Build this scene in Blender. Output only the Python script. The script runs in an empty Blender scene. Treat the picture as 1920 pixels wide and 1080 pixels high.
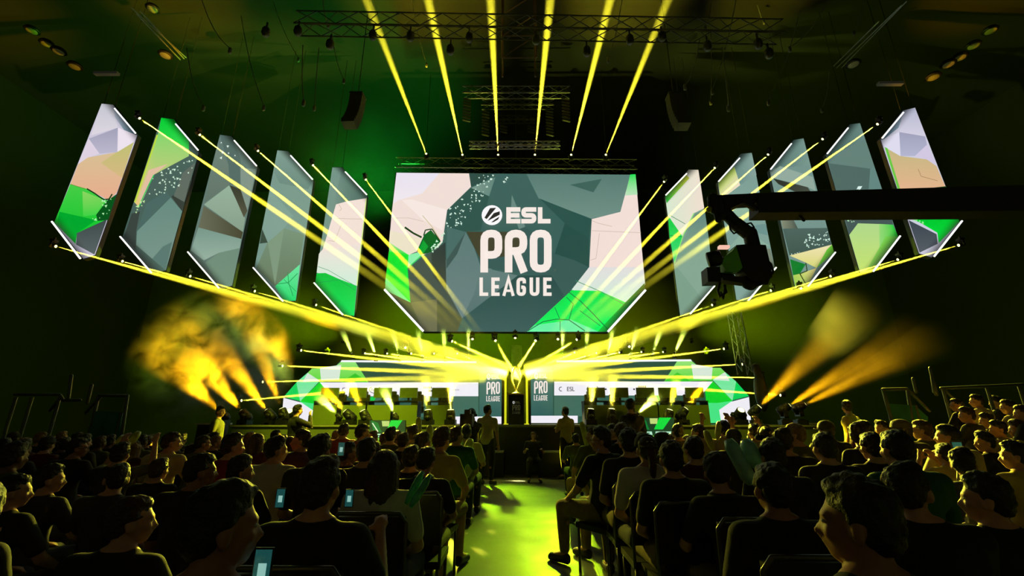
import bpy, bmesh, math, random
from mathutils import Vector, Matrix, Euler, noise
random.seed(7)
R = math.radians
sc = bpy.context.scene
COL = sc.collection
# ------------------------------------------------------------------ camera
F = 830.0
CAMZ = 1.45
cd = bpy.data.cameras.new('camera'); cam = bpy.data.objects.new('camera', cd); COL.objects.link(cam)
cd.sensor_width = 36; cd.lens = 36 * F / 1920; cd.clip_end = 200; cd.clip_start = .05
cam.location = (0, 0, CAMZ); cam.rotation_euler = (R(90) + math.atan(250 / F), 0, math.atan(8 / F))
sc.camera = cam
CM = cam.rotation_euler.to_matrix(); CO = Vector(cam.location)
def ray(px, py):
    return (CM @ Vector(((px - 960) / F, (540 - py) / F, -1))).normalized()
def at(px, py, Y):
    d = ray(px, py); return CO + d * (Y / d.y)
def atz(px, py, z):
    d = ray(px, py); return CO + d * ((z - CAMZ) / d.z)
# ------------------------------------------------------------------ materials
def lin(c):
    return tuple(((v / 255) / 12.92 if v / 255 <= .04045 else ((v / 255 + .055) / 1.055) ** 2.4) for v in c[:3])
MATS = {}
def mat(name, col, rough=.6, metal=0., var=.15, scale=8., bump=0., emit=0., ecol=None, spec=.5):
    if name in MATS: return MATS[name]
    m = bpy.data.materials.new(name); m.use_nodes = True; nt = m.node_tree
    b = nt.nodes['Principled BSDF']; c = lin(col)
    b.inputs['Roughness'].default_value = rough; b.inputs['Metallic'].default_value = metal
    b.inputs['Specular IOR Level'].default_value = spec
    tc = nt.nodes.new('ShaderNodeTexCoord'); n = nt.nodes.new('ShaderNodeTexNoise'); n.inputs['Scale'].default_value = scale
    n.inputs['Detail'].default_value = 4
    nt.links.new(tc.outputs['Object'], n.inputs['Vector'])
    r = nt.nodes.new('ShaderNodeValToRGB'); e = r.color_ramp.elements
    e[0].position = .3; e[1].position = .7
    e[0].color = tuple(v * (1 - var) for v in c) + (1,); e[1].color = tuple(min(1, v * (1 + var)) for v in c) + (1,)
    nt.links.new(n.outputs['Fac'], r.inputs['Fac']); nt.links.new(r.outputs['Color'], b.inputs['Base Color'])
    if bump:
        bp = nt.nodes.new('ShaderNodeBump'); bp.inputs['Strength'].default_value = bump; bp.inputs['Distance'].default_value = .02
        nt.links.new(n.outputs['Fac'], bp.inputs['Height']); nt.links.new(bp.outputs['Normal'], b.inputs['Normal'])
    if emit:
        b.inputs['Emission Color'].default_value = lin(ecol or col) + (1,); b.inputs['Emission Strength'].default_value = emit
        m.cycles.emission_sampling = 'NONE'
    MATS[name] = m; return m
def screen_mat(name='led pixels', k=1., cuts=()):
    if name in MATS and not cuts: return MATS[name]
    m = bpy.data.materials.new(name); m.use_nodes = True; nt = m.node_tree; b = nt.nodes['Principled BSDF']
    a = nt.nodes.new('ShaderNodeVertexColor'); a.layer_name = 'Col'
    b.inputs['Base Color'].default_value = (.01, .01, .01, 1); b.inputs['Roughness'].default_value = .7
    nt.links.new(a.outputs['Color'], b.inputs['Emission Color']); b.inputs['Emission Strength'].default_value = k
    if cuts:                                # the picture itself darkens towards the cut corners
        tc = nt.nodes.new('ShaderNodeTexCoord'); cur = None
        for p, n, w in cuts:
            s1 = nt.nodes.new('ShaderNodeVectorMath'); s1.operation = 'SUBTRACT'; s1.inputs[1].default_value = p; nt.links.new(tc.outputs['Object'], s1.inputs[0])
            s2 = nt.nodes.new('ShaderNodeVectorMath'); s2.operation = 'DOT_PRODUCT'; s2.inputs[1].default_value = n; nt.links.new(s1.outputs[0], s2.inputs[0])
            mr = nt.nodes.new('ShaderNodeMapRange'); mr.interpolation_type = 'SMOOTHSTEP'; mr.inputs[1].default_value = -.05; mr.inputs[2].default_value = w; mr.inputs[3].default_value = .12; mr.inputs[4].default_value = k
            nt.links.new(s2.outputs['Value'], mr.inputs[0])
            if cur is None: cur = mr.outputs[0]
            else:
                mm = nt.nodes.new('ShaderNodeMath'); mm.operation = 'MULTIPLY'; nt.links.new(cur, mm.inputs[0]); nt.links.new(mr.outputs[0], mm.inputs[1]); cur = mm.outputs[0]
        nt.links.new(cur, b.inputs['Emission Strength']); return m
    MATS[name] = m; return m
BLACK = mat('black metal', (22, 22, 22), .5, .3)
STEEL = mat('dull aluminium', (120, 118, 110), .4, .8)
DARKST = mat('dark truss metal', (70, 68, 62), .5, .6)
CLOTHB = mat('black cloth', (16, 16, 15), .9)
TUBE = mat('white led tube', (250, 250, 255), .4, emit=1.3, var=0)
# ------------------------------------------------------------------ mesh tools
class MB:
    def __init__(s): s.v = []; s.f = []; s.c = []
    def add(s, vs, fs, col=None):
        k = len(s.v); s.v += [tuple(v) for v in vs]; s.f += [tuple(i + k for i in f) for f in fs]; s.c += [col] * len(fs)
        return s
    def box(s, lo, hi, M=None):
        x0, y0, z0 = lo; x1, y1, z1 = hi
        vs = [Vector(p) for p in ((x0, y0, z0), (x1, y0, z0), (x1, y1, z0), (x0, y1, z0), (x0, y0, z1), (x1, y0, z1), (x1, y1, z1), (x0, y1, z1))]
        if M is not None: vs = [M @ v for v in vs]
        return s.add(vs, [(0, 3, 2, 1), (4, 5, 6, 7), (0, 1, 5, 4), (1, 2, 6, 5), (2, 3, 7, 6), (3, 0, 4, 7)])
    def cbox(s, c, d, M=None):
        return s.box([c[i] - d[i] / 2 for i in range(3)], [c[i] + d[i] / 2 for i in range(3)], M)
    def rod(s, a, b, ra, rb=None, n=8, caps=True):
        rb = ra if rb is None else rb; a = Vector(a); b = Vector(b); d = (b - a).normalized()
        u = d.orthogonal().normalized(); w = d.cross(u); vs = []
        for p, r in ((a, ra), (b, rb)):
            for i in range(n):
                q = 2 * math.pi * i / n; vs.append(p + (u * math.cos(q) + w * math.sin(q)) * r)
        fs = [(i, (i + 1) % n, n + (i + 1) % n, n + i) for i in range(n)]
        if caps: fs += [tuple(range(n))[::-1], tuple(range(n, 2 * n))]
        return s.add(vs, fs)
    def tube(s, pts, r, n=6):
        for a, b in zip(pts, pts[1:]): s.cap(a, b, r, r, n, 2)
        return s
    def cap(s, a, b, ra, rb=None, n=12, m=4):
        """tapered capsule, closed"""
        rb = ra if rb is None else rb; a = Vector(a); b = Vector(b); d = (b - a); L = d.length
        d = d / L if L > 1e-6 else Vector((0, 0, 1)); u = d.orthogonal().normalized(); w = d.cross(u)
        rings = []
        for i in range(1, m + 1):
            t = math.pi / 2 * i / m; rings.append((a - d * ra * math.cos(t), ra * math.sin(t)))
        for i in range(m, 0, -1):
            t = math.pi / 2 * i / m; rings.append((b + d * rb * math.cos(t), rb * math.sin(t)))
        vs = [a - d * ra]
        for p, r in rings:
            for i in range(n):
                q = 2 * math.pi * i / n; vs.append(p + (u * math.cos(q) + w * math.sin(q)) * r)
        vs.append(b + d * rb); fs = []
        for i in range(n): fs.append((0, 1 + (i + 1) % n, 1 + i))
        K = len(rings)
        for k in range(K - 1):
            for i in range(n):
                fs.append((1 + k * n + i, 1 + k * n + (i + 1) % n, 1 + (k + 1) * n + (i + 1) % n, 1 + (k + 1) * n + i))
        z = 1 + (K - 1) * n
        for i in range(n): fs.append((z + i, z + (i + 1) % n, z + n))
        return s.add(vs, fs)
    def ell(s, c, r, M=None, n=16, m=10):
        vs = [Vector((0, 0, r[2]))]
        for k in range(1, m):
            t = math.pi * k / m
            for i in range(n):
                q = 2 * math.pi * i / n; vs.append(Vector((r[0] * math.sin(t) * math.cos(q), r[1] * math.sin(t) * math.sin(q), r[2] * math.cos(t))))
        vs.append(Vector((0, 0, -r[2]))); c = Vector(c)
        vs = [(M @ (v + c)) if M is not None else v + c for v in vs]
        fs = [(0, 1 + i, 1 + (i + 1) % n) for i in range(n)]
        for k in range(m - 2):
            for i in range(n): fs.append((1 + k * n + i, 1 + (k + 1) * n + i, 1 + (k + 1) * n + (i + 1) % n, 1 + k * n + (i + 1) % n))
        z = 1 + (m - 2) * n
        for i in range(n): fs.append((z + (i + 1) % n, z + i, z + n))
        return s.add(vs, fs)
    def lathe(s, prof, n=20, M=None, axis='z'):
        vs = []
        for r, h in prof:
            for i in range(n):
                q = 2 * math.pi * i / n; p = Vector((r * math.cos(q), r * math.sin(q), h))
                if axis == 'y': p = Vector((p.x, p.z, p.y))
                vs.append(M @ p if M is not None else p)
        K = len(prof); fs = [(k * n + i, k * n + (i + 1) % n, (k + 1) * n + (i + 1) % n, (k + 1) * n + i) for k in range(K - 1) for i in range(n)]
        fs += [tuple(range(n))[::-1], tuple(range((K - 1) * n, K * n))]
        return s.add(vs, fs)
    def truss(s, a, b, w=.35, r=.022, step=None, up=(0, 0, 1)):
        a = Vector(a); b = Vector(b); d = (b - a); L = d.length; d.normalize(); up = Vector(up)
        if abs(d.dot(up)) > .95: up = Vector((0, 1, 0))
        u = d.cross(up).normalized(); v = u.cross(d); h = w / 2
        cs = [u * sx * h + v * sy * h for sx, sy in ((-1, -1), (1, -1), (1, 1), (-1, 1))]
        for c in cs: s.rod(a + c, b + c, r, n=6)
        n = max(2, int(L / (step or w * 1.3)))
        for i in range(n):
            p = a + d * L * i / n; q = a + d * L * (i + 1) / n
            for j in range(4):
                c0, c1 = cs[j], cs[(j + 1) % 4]
                if i % 2: c0, c1 = c1, c0
                s.rod(p + c0, q + c1, r * .6, n=4)
        return s
    def mesh(s, name, m=None, smooth=False):
        me = bpy.data.meshes.new(name); me.from_pydata(s.v, [], s.f); me.update()
        if m: me.materials.append(m)
        if smooth: me.polygons.foreach_set('use_smooth', [True] * len(me.polygons))
        return me
    def build(s, name, m=None, parent=None, smooth=False):
        me = s.mesh(name, m, smooth); o = bpy.data.objects.new(name, me); COL.objects.link(o)
        if parent: o.parent = parent
        return o
def tag(o, label=None, cat=None, group=None, kind=None):
    if label: o['label'] = label
    if cat: o['category'] = cat
    if group: o['group'] = group
    if kind: o['kind'] = kind
    return o
def empty(name, loc=(0, 0, 0), rz=0, label=None, cat=None, group=None):
    o = bpy.data.objects.new(name, None); o.empty_display_size = .1; COL.objects.link(o); o.location = loc; o.rotation_euler = (0, 0, rz)
    return tag(o, label, cat, group)
def child(name, me, parent, loc=(0, 0, 0), rot=None, material=None):
    o = bpy.data.objects.new(name, me); COL.objects.link(o); o.parent = parent; o.location = loc
    if rot is not None: o.rotation_euler = rot
    if material is not None and o.material_slots:
        o.material_slots[0].link = 'OBJECT'; o.material_slots[0].material = material
    return o
def copy_tree(o, parent=None, kids=None):
    c = o.copy(); COL.objects.link(c); c.parent = parent
    for ch in list(o.children): copy_tree(ch, c)
    return c
# ------------------------------------------------------------------ flat screen artwork
def poly_clean(p):
    q = []
    for a in p:
        if not q or (Vector(a) - Vector(q[-1])).length > 1e-6: q.append(a)
    return q
class Screen:
    """picture content lying on one display face; coordinates are mapped by conv(x, y) -> world"""
    def __init__(s, conv, Y): s.conv = conv; s.Y = Y; s.layer = 0; s.v = []; s.f = []; s.c = []
    def P(s, x, y):
        px, py = s.conv(x, y); p = at(px, py, s.Y); p = Vector((p.x, p.y, p.z)); p.y = s.Y - .0015 * s.layer; return p
    def poly(s, col, pts, grad=None):
        s.layer += 1; k = len(s.v); s.v += [s.P(x, y) for x, y in pts]
        s.f.append(tuple(range(k, k + len(pts))))
        if grad is None: s.c += [col] * len(pts)
        else:
            gx, gy = grad[0]; c2 = grad[1]; t = [x * gx + y * gy for x, y in pts]; a, b = min(t), max(t)
            s.c += [tuple(col[i] + (c2[i] - col[i]) * (u - a) / max(1e-6, b - a) for i in range(3)) for u in t]
    def many(s, col, polys):
        s.layer += 1
        for pts in polys:
            k = len(s.v); s.v += [s.P(x, y) for x, y in pts]; s.f.append(tuple(range(k, k + len(pts)))); s.c += [col] * len(pts)
    def line(s, col, pts, w):
        q = []
        for (x0, y0), (x1, y1) in zip(pts, pts[1:]):
            L = math.hypot(x1 - x0, y1 - y0) or 1; nx, ny = -(y1 - y0) / L * w / 2, (x1 - x0) / L * w / 2
            q.append([(x0 + nx, y0 + ny), (x1 + nx, y1 + ny), (x1 - nx, y1 - ny), (x0 - nx, y0 - ny)])
        s.many(col, q)
    def specks(s, col, area, n, size, seed=1):
        rnd = random.Random(seed); xs = [p[0] for p in area]; ys = [p[1] for p in area]; out = []
        def inside(x, y):
            c = False; j = len(area) - 1
            for i in range(len(area)):
                xi, yi = area[i]; xj, yj = area[j]
                if (yi > y) != (yj > y) and x < (xj - xi) * (y - yi) / (yj - yi) + xi: c = not c
                j = i
            return c
        while len(out) < n:
            x = rnd.uniform(min(xs), max(xs)); y = rnd.uniform(min(ys), max(ys))
            if not inside(x, y): continue
            a = rnd.uniform(0, 6.28); k = size * rnd.uniform(.5, 1.3)
            out.append([(x + k * math.cos(a + j * 2.1) * (1.3 if j == 0 else .8), y + k * math.sin(a + j * 2.1)) for j in range(3)])
        s.many(col, out)
    def stroke(s, col, paths):
        """paths: (points, width, closed) thick mitred strokes"""
        q = []
        for pts, w, closed in paths:
            n = len(pts); L = []; Rr = []
            for i, p in enumerate(pts):
                a = pts[i - 1] if (i or closed) else None; b = pts[(i + 1) % n] if (i < n - 1 or closed) else None
                d1 = Vector((p[0] - a[0], p[1] - a[1])).normalized() if a else None
                d2 = Vector((b[0] - p[0], b[1] - p[1])).normalized() if b else None
                d1 = d1 if d1 is not None else d2; d2 = d2 if d2 is not None else d1
                n1 = Vector((-d1.y, d1.x)); n2 = Vector((-d2.y, d2.x)); m = (n1 + n2)
                m = m.normalized() if m.length > 1e-6 else n1
                k = (w / 2) / max(.35, m.dot(n1)); L.append((p[0] + m.x * k, p[1] + m.y * k)); Rr.append((p[0] - m.x * k, p[1] - m.y * k))
            for i in range(n if closed else n - 1):
                j = (i + 1) % n; q.append([L[i], L[j], Rr[j], Rr[i]])
        s.many(col, q)
    def build(s, parent, name='display', k=1., mname='led pixels', cuts=()):
        me = bpy.data.meshes.new(name); me.from_pydata([tuple(v) for v in s.v], [], s.f); me.update()
        bm = bmesh.new(); bm.from_mesh(me)
        for f in bm.faces:
            f.normal_update()
            if f.normal.y > 0: f.normal_flip()
        bm.to_mesh(me); bm.free()
        at_ = me.color_attributes.new('Col', 'FLOAT_COLOR', 'POINT')
        for i, c in enumerate(s.c): at_.data[i].color = lin(c) + (1,)
        me.materials.append(screen_mat(mname, k, cuts)); o = bpy.data.objects.new(name, me); COL.objects.link(o); o.parent = parent; return o
def rnd_path(pts, r, closed=False, n=4):
    out = []; N = len(pts)
    for i, p in enumerate(pts):
        if not closed and i in (0, N - 1): out.append(p); continue
        a = Vector(pts[i - 1]); b = Vector(pts[(i + 1) % N]); p = Vector(p)
        ra = min(r, (a - p).length * .49, (b - p).length * .49); p0 = p + (a - p).normalized() * ra; p1 = p + (b - p).normalized() * ra
        for k in range(n + 1):
            t = k / n; out.append(tuple(p0 * (1 - t) ** 2 + p * 2 * t * (1 - t) + p1 * t * t))
    return out
def glyph(ch, x0, y0, x1, y1, tx, r=None):
    """letter in the box, y down; tx stroke width"""
    h = tx / 2; X0, X1, Y0, Y1 = x0 + h, x1 - h, y0 + h, y1 - h; M = (y0 + y1) / 2; r = tx * 1.1 if r is None else r
    S = lambda pts, closed=False, rr=None: (rnd_path(pts, r if rr is None else rr, closed), tx, closed)
    if ch == 'L': return [([(X0, y0), (X0, Y1), (x1, Y1)], tx, False)]
    if ch == 'E': return [([(x1, Y0), (X0, Y0), (X0, Y1), (x1, Y1)], tx, False), ([(X0, M), (x1 - tx * .2, M)], tx, False)]
    if ch == 'P': return [S([(X0, y1), (X0, Y0), (X1, Y0), (X1, M + h), (X0, M + h)])]
    if ch == 'R': return [S([(X0, y1), (X0, Y0), (X1, Y0), (X1, M), (X0, M)]), ([((X0 + X1) / 2, M), (X1 + tx * .1, y1)], tx, False)]
    if ch == 'O': return [S([(X0, Y0), (X1, Y0), (X1, Y1), (X0, Y1)], True)]
    if ch == 'U': return [S([(X0, y0), (X0, Y1), (X1, Y1), (X1, y0)])]
    if ch == 'A': return [([(X0 - h * .3, y1), ((X0 + X1) / 2, Y0 - h * .5), (X1 + h * .3, y1)], tx * .9, False), ([(X0 + h, y1 - (y1 - y0) * .28), (X1 - h, y1 - (y1 - y0) * .28)], tx * .7, False)]
    if ch == 'G': return [S([(X1, y0 + (y1 - y0) * .32), (X1, Y0), (X0, Y0), (X0, Y1), (X1, Y1), (X1, M + h * .3), ((x0 + x1) / 2, M + h * .3)])]
    if ch == 'S': return [S([(x1, Y0), (X0, Y0), (X0, M), (X1, M), (X1, Y1), (x0, Y1)], rr=tx * .6)]
    return []
def league_logo(s, T, col=(246, 234, 226), dark=(40, 40, 40)):
    """T maps logo units to the screen's own units. Built after the marks on the big screen"""
    def tr(paths):
        k = abs(T(1, 0)[0] - T(0, 0)[0])
        return [([T(*p) for p in pts], w * k, c) for pts, w, c in paths]
    out = []
    for ch, a, b in (('P', 72, 212), ('R', 228, 372), ('O', 388, 528)): out += glyph(ch, a, 402, b, 676, 49)
    for ch, a, b in (('L', 66, 122), ('E', 142, 195), ('A', 214, 290), ('G', 303, 364), ('U', 387, 450), ('E', 474, 528)): out += glyph(ch, a, 708, b, 826, 22)
    for ch, a, b in (('E', 238, 328), ('S', 334, 430), ('L', 440, 521)): out += glyph(ch, a, 258, b, 362, 29, 8)
    s.stroke(col, tr(out))
    s.many((250, 248, 250), [[T(146 + 66 * math.cos(i * math.pi / 12), 309 + 64 * math.sin(i * math.pi / 12)) for i in range(24)]])
    s.many(dark, [[T(*p) for p in q] for q in ([(98, 326), (134, 264), (172, 262), (160, 278), (112, 334)], [(118, 346), (158, 296), (196, 284), (196, 306), (150, 330)], [(140, 356), (168, 334), (194, 318), (186, 336), (160, 352)])])
def hung_screen(name, Y, conv, outline, art, tubes, label, cat, group=None, tube_w=.05, depth=.16, cables=()):
    """LED panel with its own cabinet, display face and edge tubes"""
    s = Screen(conv, Y); pts = [s.P(x, y) for x, y in outline]; ctr = sum(pts, Vector()) / len(pts)
    root = empty(name, (ctr.x, Y + depth / 2, min(p.z for p in pts)), 0, label, cat, group)
    inv = Matrix.Translation(root.location).inverted()
    body = MB(); n = len(pts)
    big = [ctr + (p - ctr) * 1.008 for p in pts]
    for p in big: p.y = Y + .02
    vs = big + [Vector((p.x, Y + depth, p.z)) for p in big]
    body.add([inv @ v for v in vs], [tuple(range(n)), tuple(range(2 * n - 1, n - 1, -1))] + [(i, i + n, (i + 1) % n + n, (i + 1) % n) for i in range(n)])
    o = body.build('cabinet', BLACK, root)
    bm = bmesh.new(); bm.from_mesh(o.data); bmesh.ops.recalc_face_normals(bm, faces=bm.faces); bm.to_mesh(o.data); bm.free()
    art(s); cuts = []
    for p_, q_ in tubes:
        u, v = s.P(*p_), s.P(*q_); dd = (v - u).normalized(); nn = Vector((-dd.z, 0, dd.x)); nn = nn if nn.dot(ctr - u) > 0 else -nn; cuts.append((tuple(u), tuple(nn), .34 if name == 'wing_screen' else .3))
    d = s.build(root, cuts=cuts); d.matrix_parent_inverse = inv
    for a, b in tubes:
        pa, pb = s.P(*a), s.P(*b); pa.y = pb.y = Y - .09; t = MB(); t.rod(inv @ pa, inv @ pb, tube_w / 2, n=8); t.build('light_tube', TUBE, root)
    for cx in cables:
        p = s.P(*cx); p.y = Y + depth / 2; t = MB(); t.rod(inv @ p, inv @ Vector((p.x, p.y, 17.9)), .012, n=5); t.build('suspension_cable', DARKST, root)
    return root
W = (232, 226, 238); PK = (240, 222, 212); SA = (228, 182, 146); GR = (0, 214, 58); TE = (112, 146, 134)
def cv(ox, oy, k): return lambda x, y: (ox + x / k, oy + y / k)
def art_p1(s):
    s.poly((205, 200, 218), O1); s.poly((196, 198, 208), [(333, 33), (408, 40), (440, 190), (265, 240)], ((0, 1), (222, 215, 225)))
    s.poly((160, 160, 184), [(440, 190), (437, 350), (320, 360), (250, 262)], ((0, 1), (188, 184, 205)))
    s.poly((236, 226, 238), [(440, 190), (565, 240), (540, 290), (437, 350)]); s.poly((50, 100, 112), [(408, 40), (565, 240), (480, 205), (420, 120)], ((-1, 0), (190, 196, 212)))
    s.poly((222, 210, 226), [(320, 360), (245, 385), (180, 430), (250, 262)])
    s.poly((212, 196, 150), [(180, 430), (245, 385), (437, 350), (545, 285), (440, 600), (430, 620), (380, 665), (240, 590), (130, 560)], ((0, 1), (232, 172, 140)))
    s.poly((190, 192, 116), [(437, 350), (545, 285), (470, 520), (330, 420)], ((0, 1), (214, 184, 130)))
    s.poly((70, 205, 70), [(130, 560), (240, 590), (370, 665), (390, 690), (362, 795), (175, 880), (165, 950), (25, 810)], ((0, 1), (0, 196, 40)))
    s.poly((140, 214, 96), [(210, 605), (360, 665), (300, 760), (215, 770)], ((0, 1), (60, 210, 70))); s.poly((0, 168, 44), [(60, 740), (215, 775), (300, 795), (175, 880), (165, 950), (45, 825)])
    s.poly((8, 84, 26), [(372, 668), (434, 625), (378, 795), (310, 800), (300, 760)]); s.line((20, 60, 20), [(240, 590), (290, 620), (350, 662), (385, 658), (405, 625)], 9)
    s.line((90, 150, 50), [(130, 560), (230, 592)], 4); s.poly((60, 74, 72), [(175, 880), (372, 790), (290, 1020), (170, 955)], ((0, 1), (88, 100, 100)))
    s.specks((170, 240, 170), [(340, 660), (420, 640), (370, 790), (230, 830), (220, 815), (330, 760)], 12, 9, 3)
def art_p2(s):
    s.poly((72, 98, 90), O2); s.poly((0, 205, 50), [(287, 38), (370, 48), (468, 190), (468, 245), (270, 130)], ((0, 1), (60, 215, 80)))
    s.poly((130, 214, 110), [(270, 130), (468, 245), (468, 288), (240, 410), (190, 520), (140, 620), (112, 590)], ((0, 1), (232, 196, 130)))
    s.poly((225, 190, 160), [(205, 380), (330, 340), (240, 410), (160, 590), (140, 560)]); s.line((190, 220, 60), [(262, 150), (115, 590)], 10); s.line((40, 200, 90), [(240, 412), (205, 480), (142, 620)], 7)
    s.poly((100, 138, 128), [(350, 560), (425, 650), (318, 1035), (125, 870), (130, 780)], ((0, 1), (122, 150, 138))); s.poly((52, 62, 56), [(355, 555), (490, 440), (440, 600), (425, 650)])
    s.poly((72, 104, 98), [(350, 560), (130, 780), (190, 600), (320, 520)]); s.poly((56, 68, 64), [(150, 650), (125, 780), (122, 900), (45, 820), (95, 665)])
    s.poly((88, 120, 112), [(300, 880), (360, 850), (318, 1035), (230, 960)]); s.poly((96, 108, 98), [(430, 400), (510, 330), (440, 590), (370, 550)])
    s.specks((210, 240, 215), [(480, 290), (525, 320), (430, 470), (330, 530), (200, 550), (230, 430)], 42, 8, 5); s.specks((190, 230, 160), [(90, 640), (190, 560), (160, 640), (100, 670)], 10, 9, 2)
def art_p3(s):
    s.poly((98, 122, 114), O3); s.poly((150, 178, 156), [(295, 375), (400, 590), (385, 680), (130, 500)], ((0, 1), (134, 158, 138)))
    s.poly((104, 108, 88), [(130, 510), (385, 680), (375, 725), (95, 650)], ((1, 0), (70, 70, 50))); s.poly((118, 150, 138), [(95, 650), (375, 725), (365, 785), (230, 815), (130, 865), (45, 800)], ((0, 1), (150, 176, 160)))
    s.poly((110, 140, 122), [(230, 815), (365, 785), (315, 1030), (240, 1045), (140, 880)]); s.poly((50, 54, 44), [(300, 375), (370, 400), (415, 540), (392, 585)], ((0, 1), (84, 84, 66)))
    s.poly((84, 108, 102), [(235, 45), (310, 55), (370, 200), (370, 370), (300, 370), (292, 240)]); s.poly((128, 148, 136), [(370, 260), (472, 270), (415, 540), (370, 400)])
    s.poly((112, 132, 120), [(222, 100), (290, 240), (295, 375), (135, 490)], ((0, 1), (96, 116, 104))); s.specks((225, 240, 230), [(235, 85), (345, 150), (340, 180), (215, 205)], 7, 10, 4)
def art_p4(s):
    s.poly((120, 152, 140), O4); s.poly((104, 136, 126), [(195, 42), (265, 48), (430, 240), (400, 300), (210, 260), (175, 190)], ((0, -1), (128, 158, 146)))
    s.poly((128, 160, 148), [(130, 655), (95, 560), (150, 300), (300, 480), (240, 560)]); s.poly((118, 146, 122), [(130, 655), (240, 560), (372, 600), (345, 800), (180, 945), (55, 825)], ((0, 1), (104, 124, 96)))
    s.poly((58, 76, 62), [(95, 565), (132, 655), (78, 662)]); s.poly((126, 152, 126), [(132, 655), (240, 560), (180, 945), (150, 760)]); s.poly((26, 216, 108), [(345, 800), (318, 1040), (240, 1045), (180, 945)], ((0, -1), (110, 230, 160)))
    s.line((20, 150, 80), [(200, 930), (270, 920), (330, 860)], 4); s.line((20, 150, 80), [(265, 850), (270, 920), (300, 1010)], 4); s.line((20, 150, 80), [(240, 900), (320, 980)], 3)
def art_p5(s):
    s.poly((116, 148, 136), O5); s.poly((70, 104, 94), [(220, 55), (388, 240), (385, 258), (250, 280), (180, 300), (140, 400)], ((-1, 0), (120, 150, 138)))
    s.poly((242, 224, 214), [(180, 300), (250, 280), (387, 258), (352, 560), (75, 620), (90, 605), (122, 500)]); s.poly((240, 224, 216), [(75, 620), (352, 560), (320, 850), (200, 805), (50, 760), (65, 635)], ((0, 1), (206, 238, 216)))
    s.poly((0, 190, 60), [(50, 765), (110, 763), (200, 803), (320, 850), (303, 1052), (230, 1045), (40, 830)], ((0, 1), (10, 226, 90)))
    for l in ([(200, 300), (218, 330), (205, 345)], [(175, 395), (360, 400)], [(220, 430), (170, 550), (130, 545)], [(60, 720), (130, 745), (310, 850)], [(50, 830), (200, 810), (310, 880)]): s.line((200, 180, 160) if l[0][1] < 600 else (40, 150, 90), l, 3)
    s.line((210, 236, 120), [(385, 262), (322, 850)], 6)
def art_r5(s):
    s.poly((122, 158, 138), Q5); s.poly((240, 222, 206), [(210, 30), (277, 32), (318, 300), (245, 335), (170, 490), (110, 680), (48, 235)], ((-1, 0), (214, 232, 206))); s.poly((0, 200, 60), [(65, 350), (165, 495), (110, 680), (75, 500)], ((0, 1), (60, 220, 120)))
    s.poly((10, 190, 60), [(45, 215), (190, 65), (215, 90), (55, 265)], ((1, -1), (190, 200, 60))); s.line((50, 130, 80), [(70, 345), (185, 410)], 4); s.line((20, 120, 60), [(80, 490), (165, 500)], 4); s.line((150, 230, 120), [(245, 335), (170, 490), (110, 680)], 7)
    s.poly((94, 130, 124), [(160, 560), (250, 345), (320, 310), (348, 500)], ((0, 1), (122, 158, 138))); s.poly((132, 166, 146), [(110, 690), (348, 500), (385, 845), (300, 930)])
def art_r4(s):
    s.poly((126, 160, 150), Q4); s.poly((104, 140, 132), [(195, 48), (268, 42), (300, 190), (190, 260), (150, 130)], ((1, 0), (136, 164, 156))); s.poly((170, 205, 70), [(150, 135), (190, 260), (90, 335), (55, 335), (42, 245)], ((1, 1), (244, 226, 200)))
    s.poly((146, 184, 160), [(130, 400), (220, 390), (290, 470), (160, 470)]); s.poly((108, 146, 142), [(290, 530), (365, 520), (375, 600), (300, 580)]); s.poly((138, 172, 156), [(115, 680), (220, 560), (390, 670)]); s.poly((118, 130, 112), [(150, 690), (392, 690), (425, 830), (330, 800)])
def art_r3(s):
    s.poly((116, 148, 140), Q3); s.poly((82, 114, 108), [(195, 45), (262, 35), (310, 220), (60, 240)], ((1, 0), (122, 154, 144))); s.poly((146, 170, 158), [(35, 270), (100, 225), (325, 300), (345, 395), (290, 370), (50, 305)])
    s.poly((38, 42, 36), [(52, 310), (290, 370), (318, 412), (200, 400), (90, 350)], ((1, 0), (70, 76, 66))); s.poly((134, 140, 118), [(105, 580), (180, 570), (235, 678), (118, 650)], ((1, 0), (60, 74, 68)))
    s.poly((76, 100, 94), [(118, 655), (425, 650), (452, 765), (165, 840)], ((0, 1), (60, 84, 78))); s.specks((205, 236, 222), [(270, 700), (420, 650), (445, 755), (260, 810)], 34, 9, 8); s.specks((205, 236, 222), [(165, 835), (260, 800), (240, 835)], 6, 6, 9)
    s.poly((240, 226, 180), [(165, 840), (455, 765), (470, 820), (350, 925), (280, 890)], ((0, 1), (214, 214, 120))); s.poly((0, 122, 44), [(168, 865), (275, 900), (235, 965), (188, 975)]); s.poly((150, 205, 70), [(188, 975), (235, 965), (350, 925), (285, 1055), (205, 1060)], ((1, -1), (230, 210, 140)))
    s.poly((110, 200, 60), [(350, 925), (470, 820), (455, 765), (420, 800)]); s.line((30, 60, 20), [(275, 890), (285, 945), (235, 965), (275, 1035)], 7)
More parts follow.
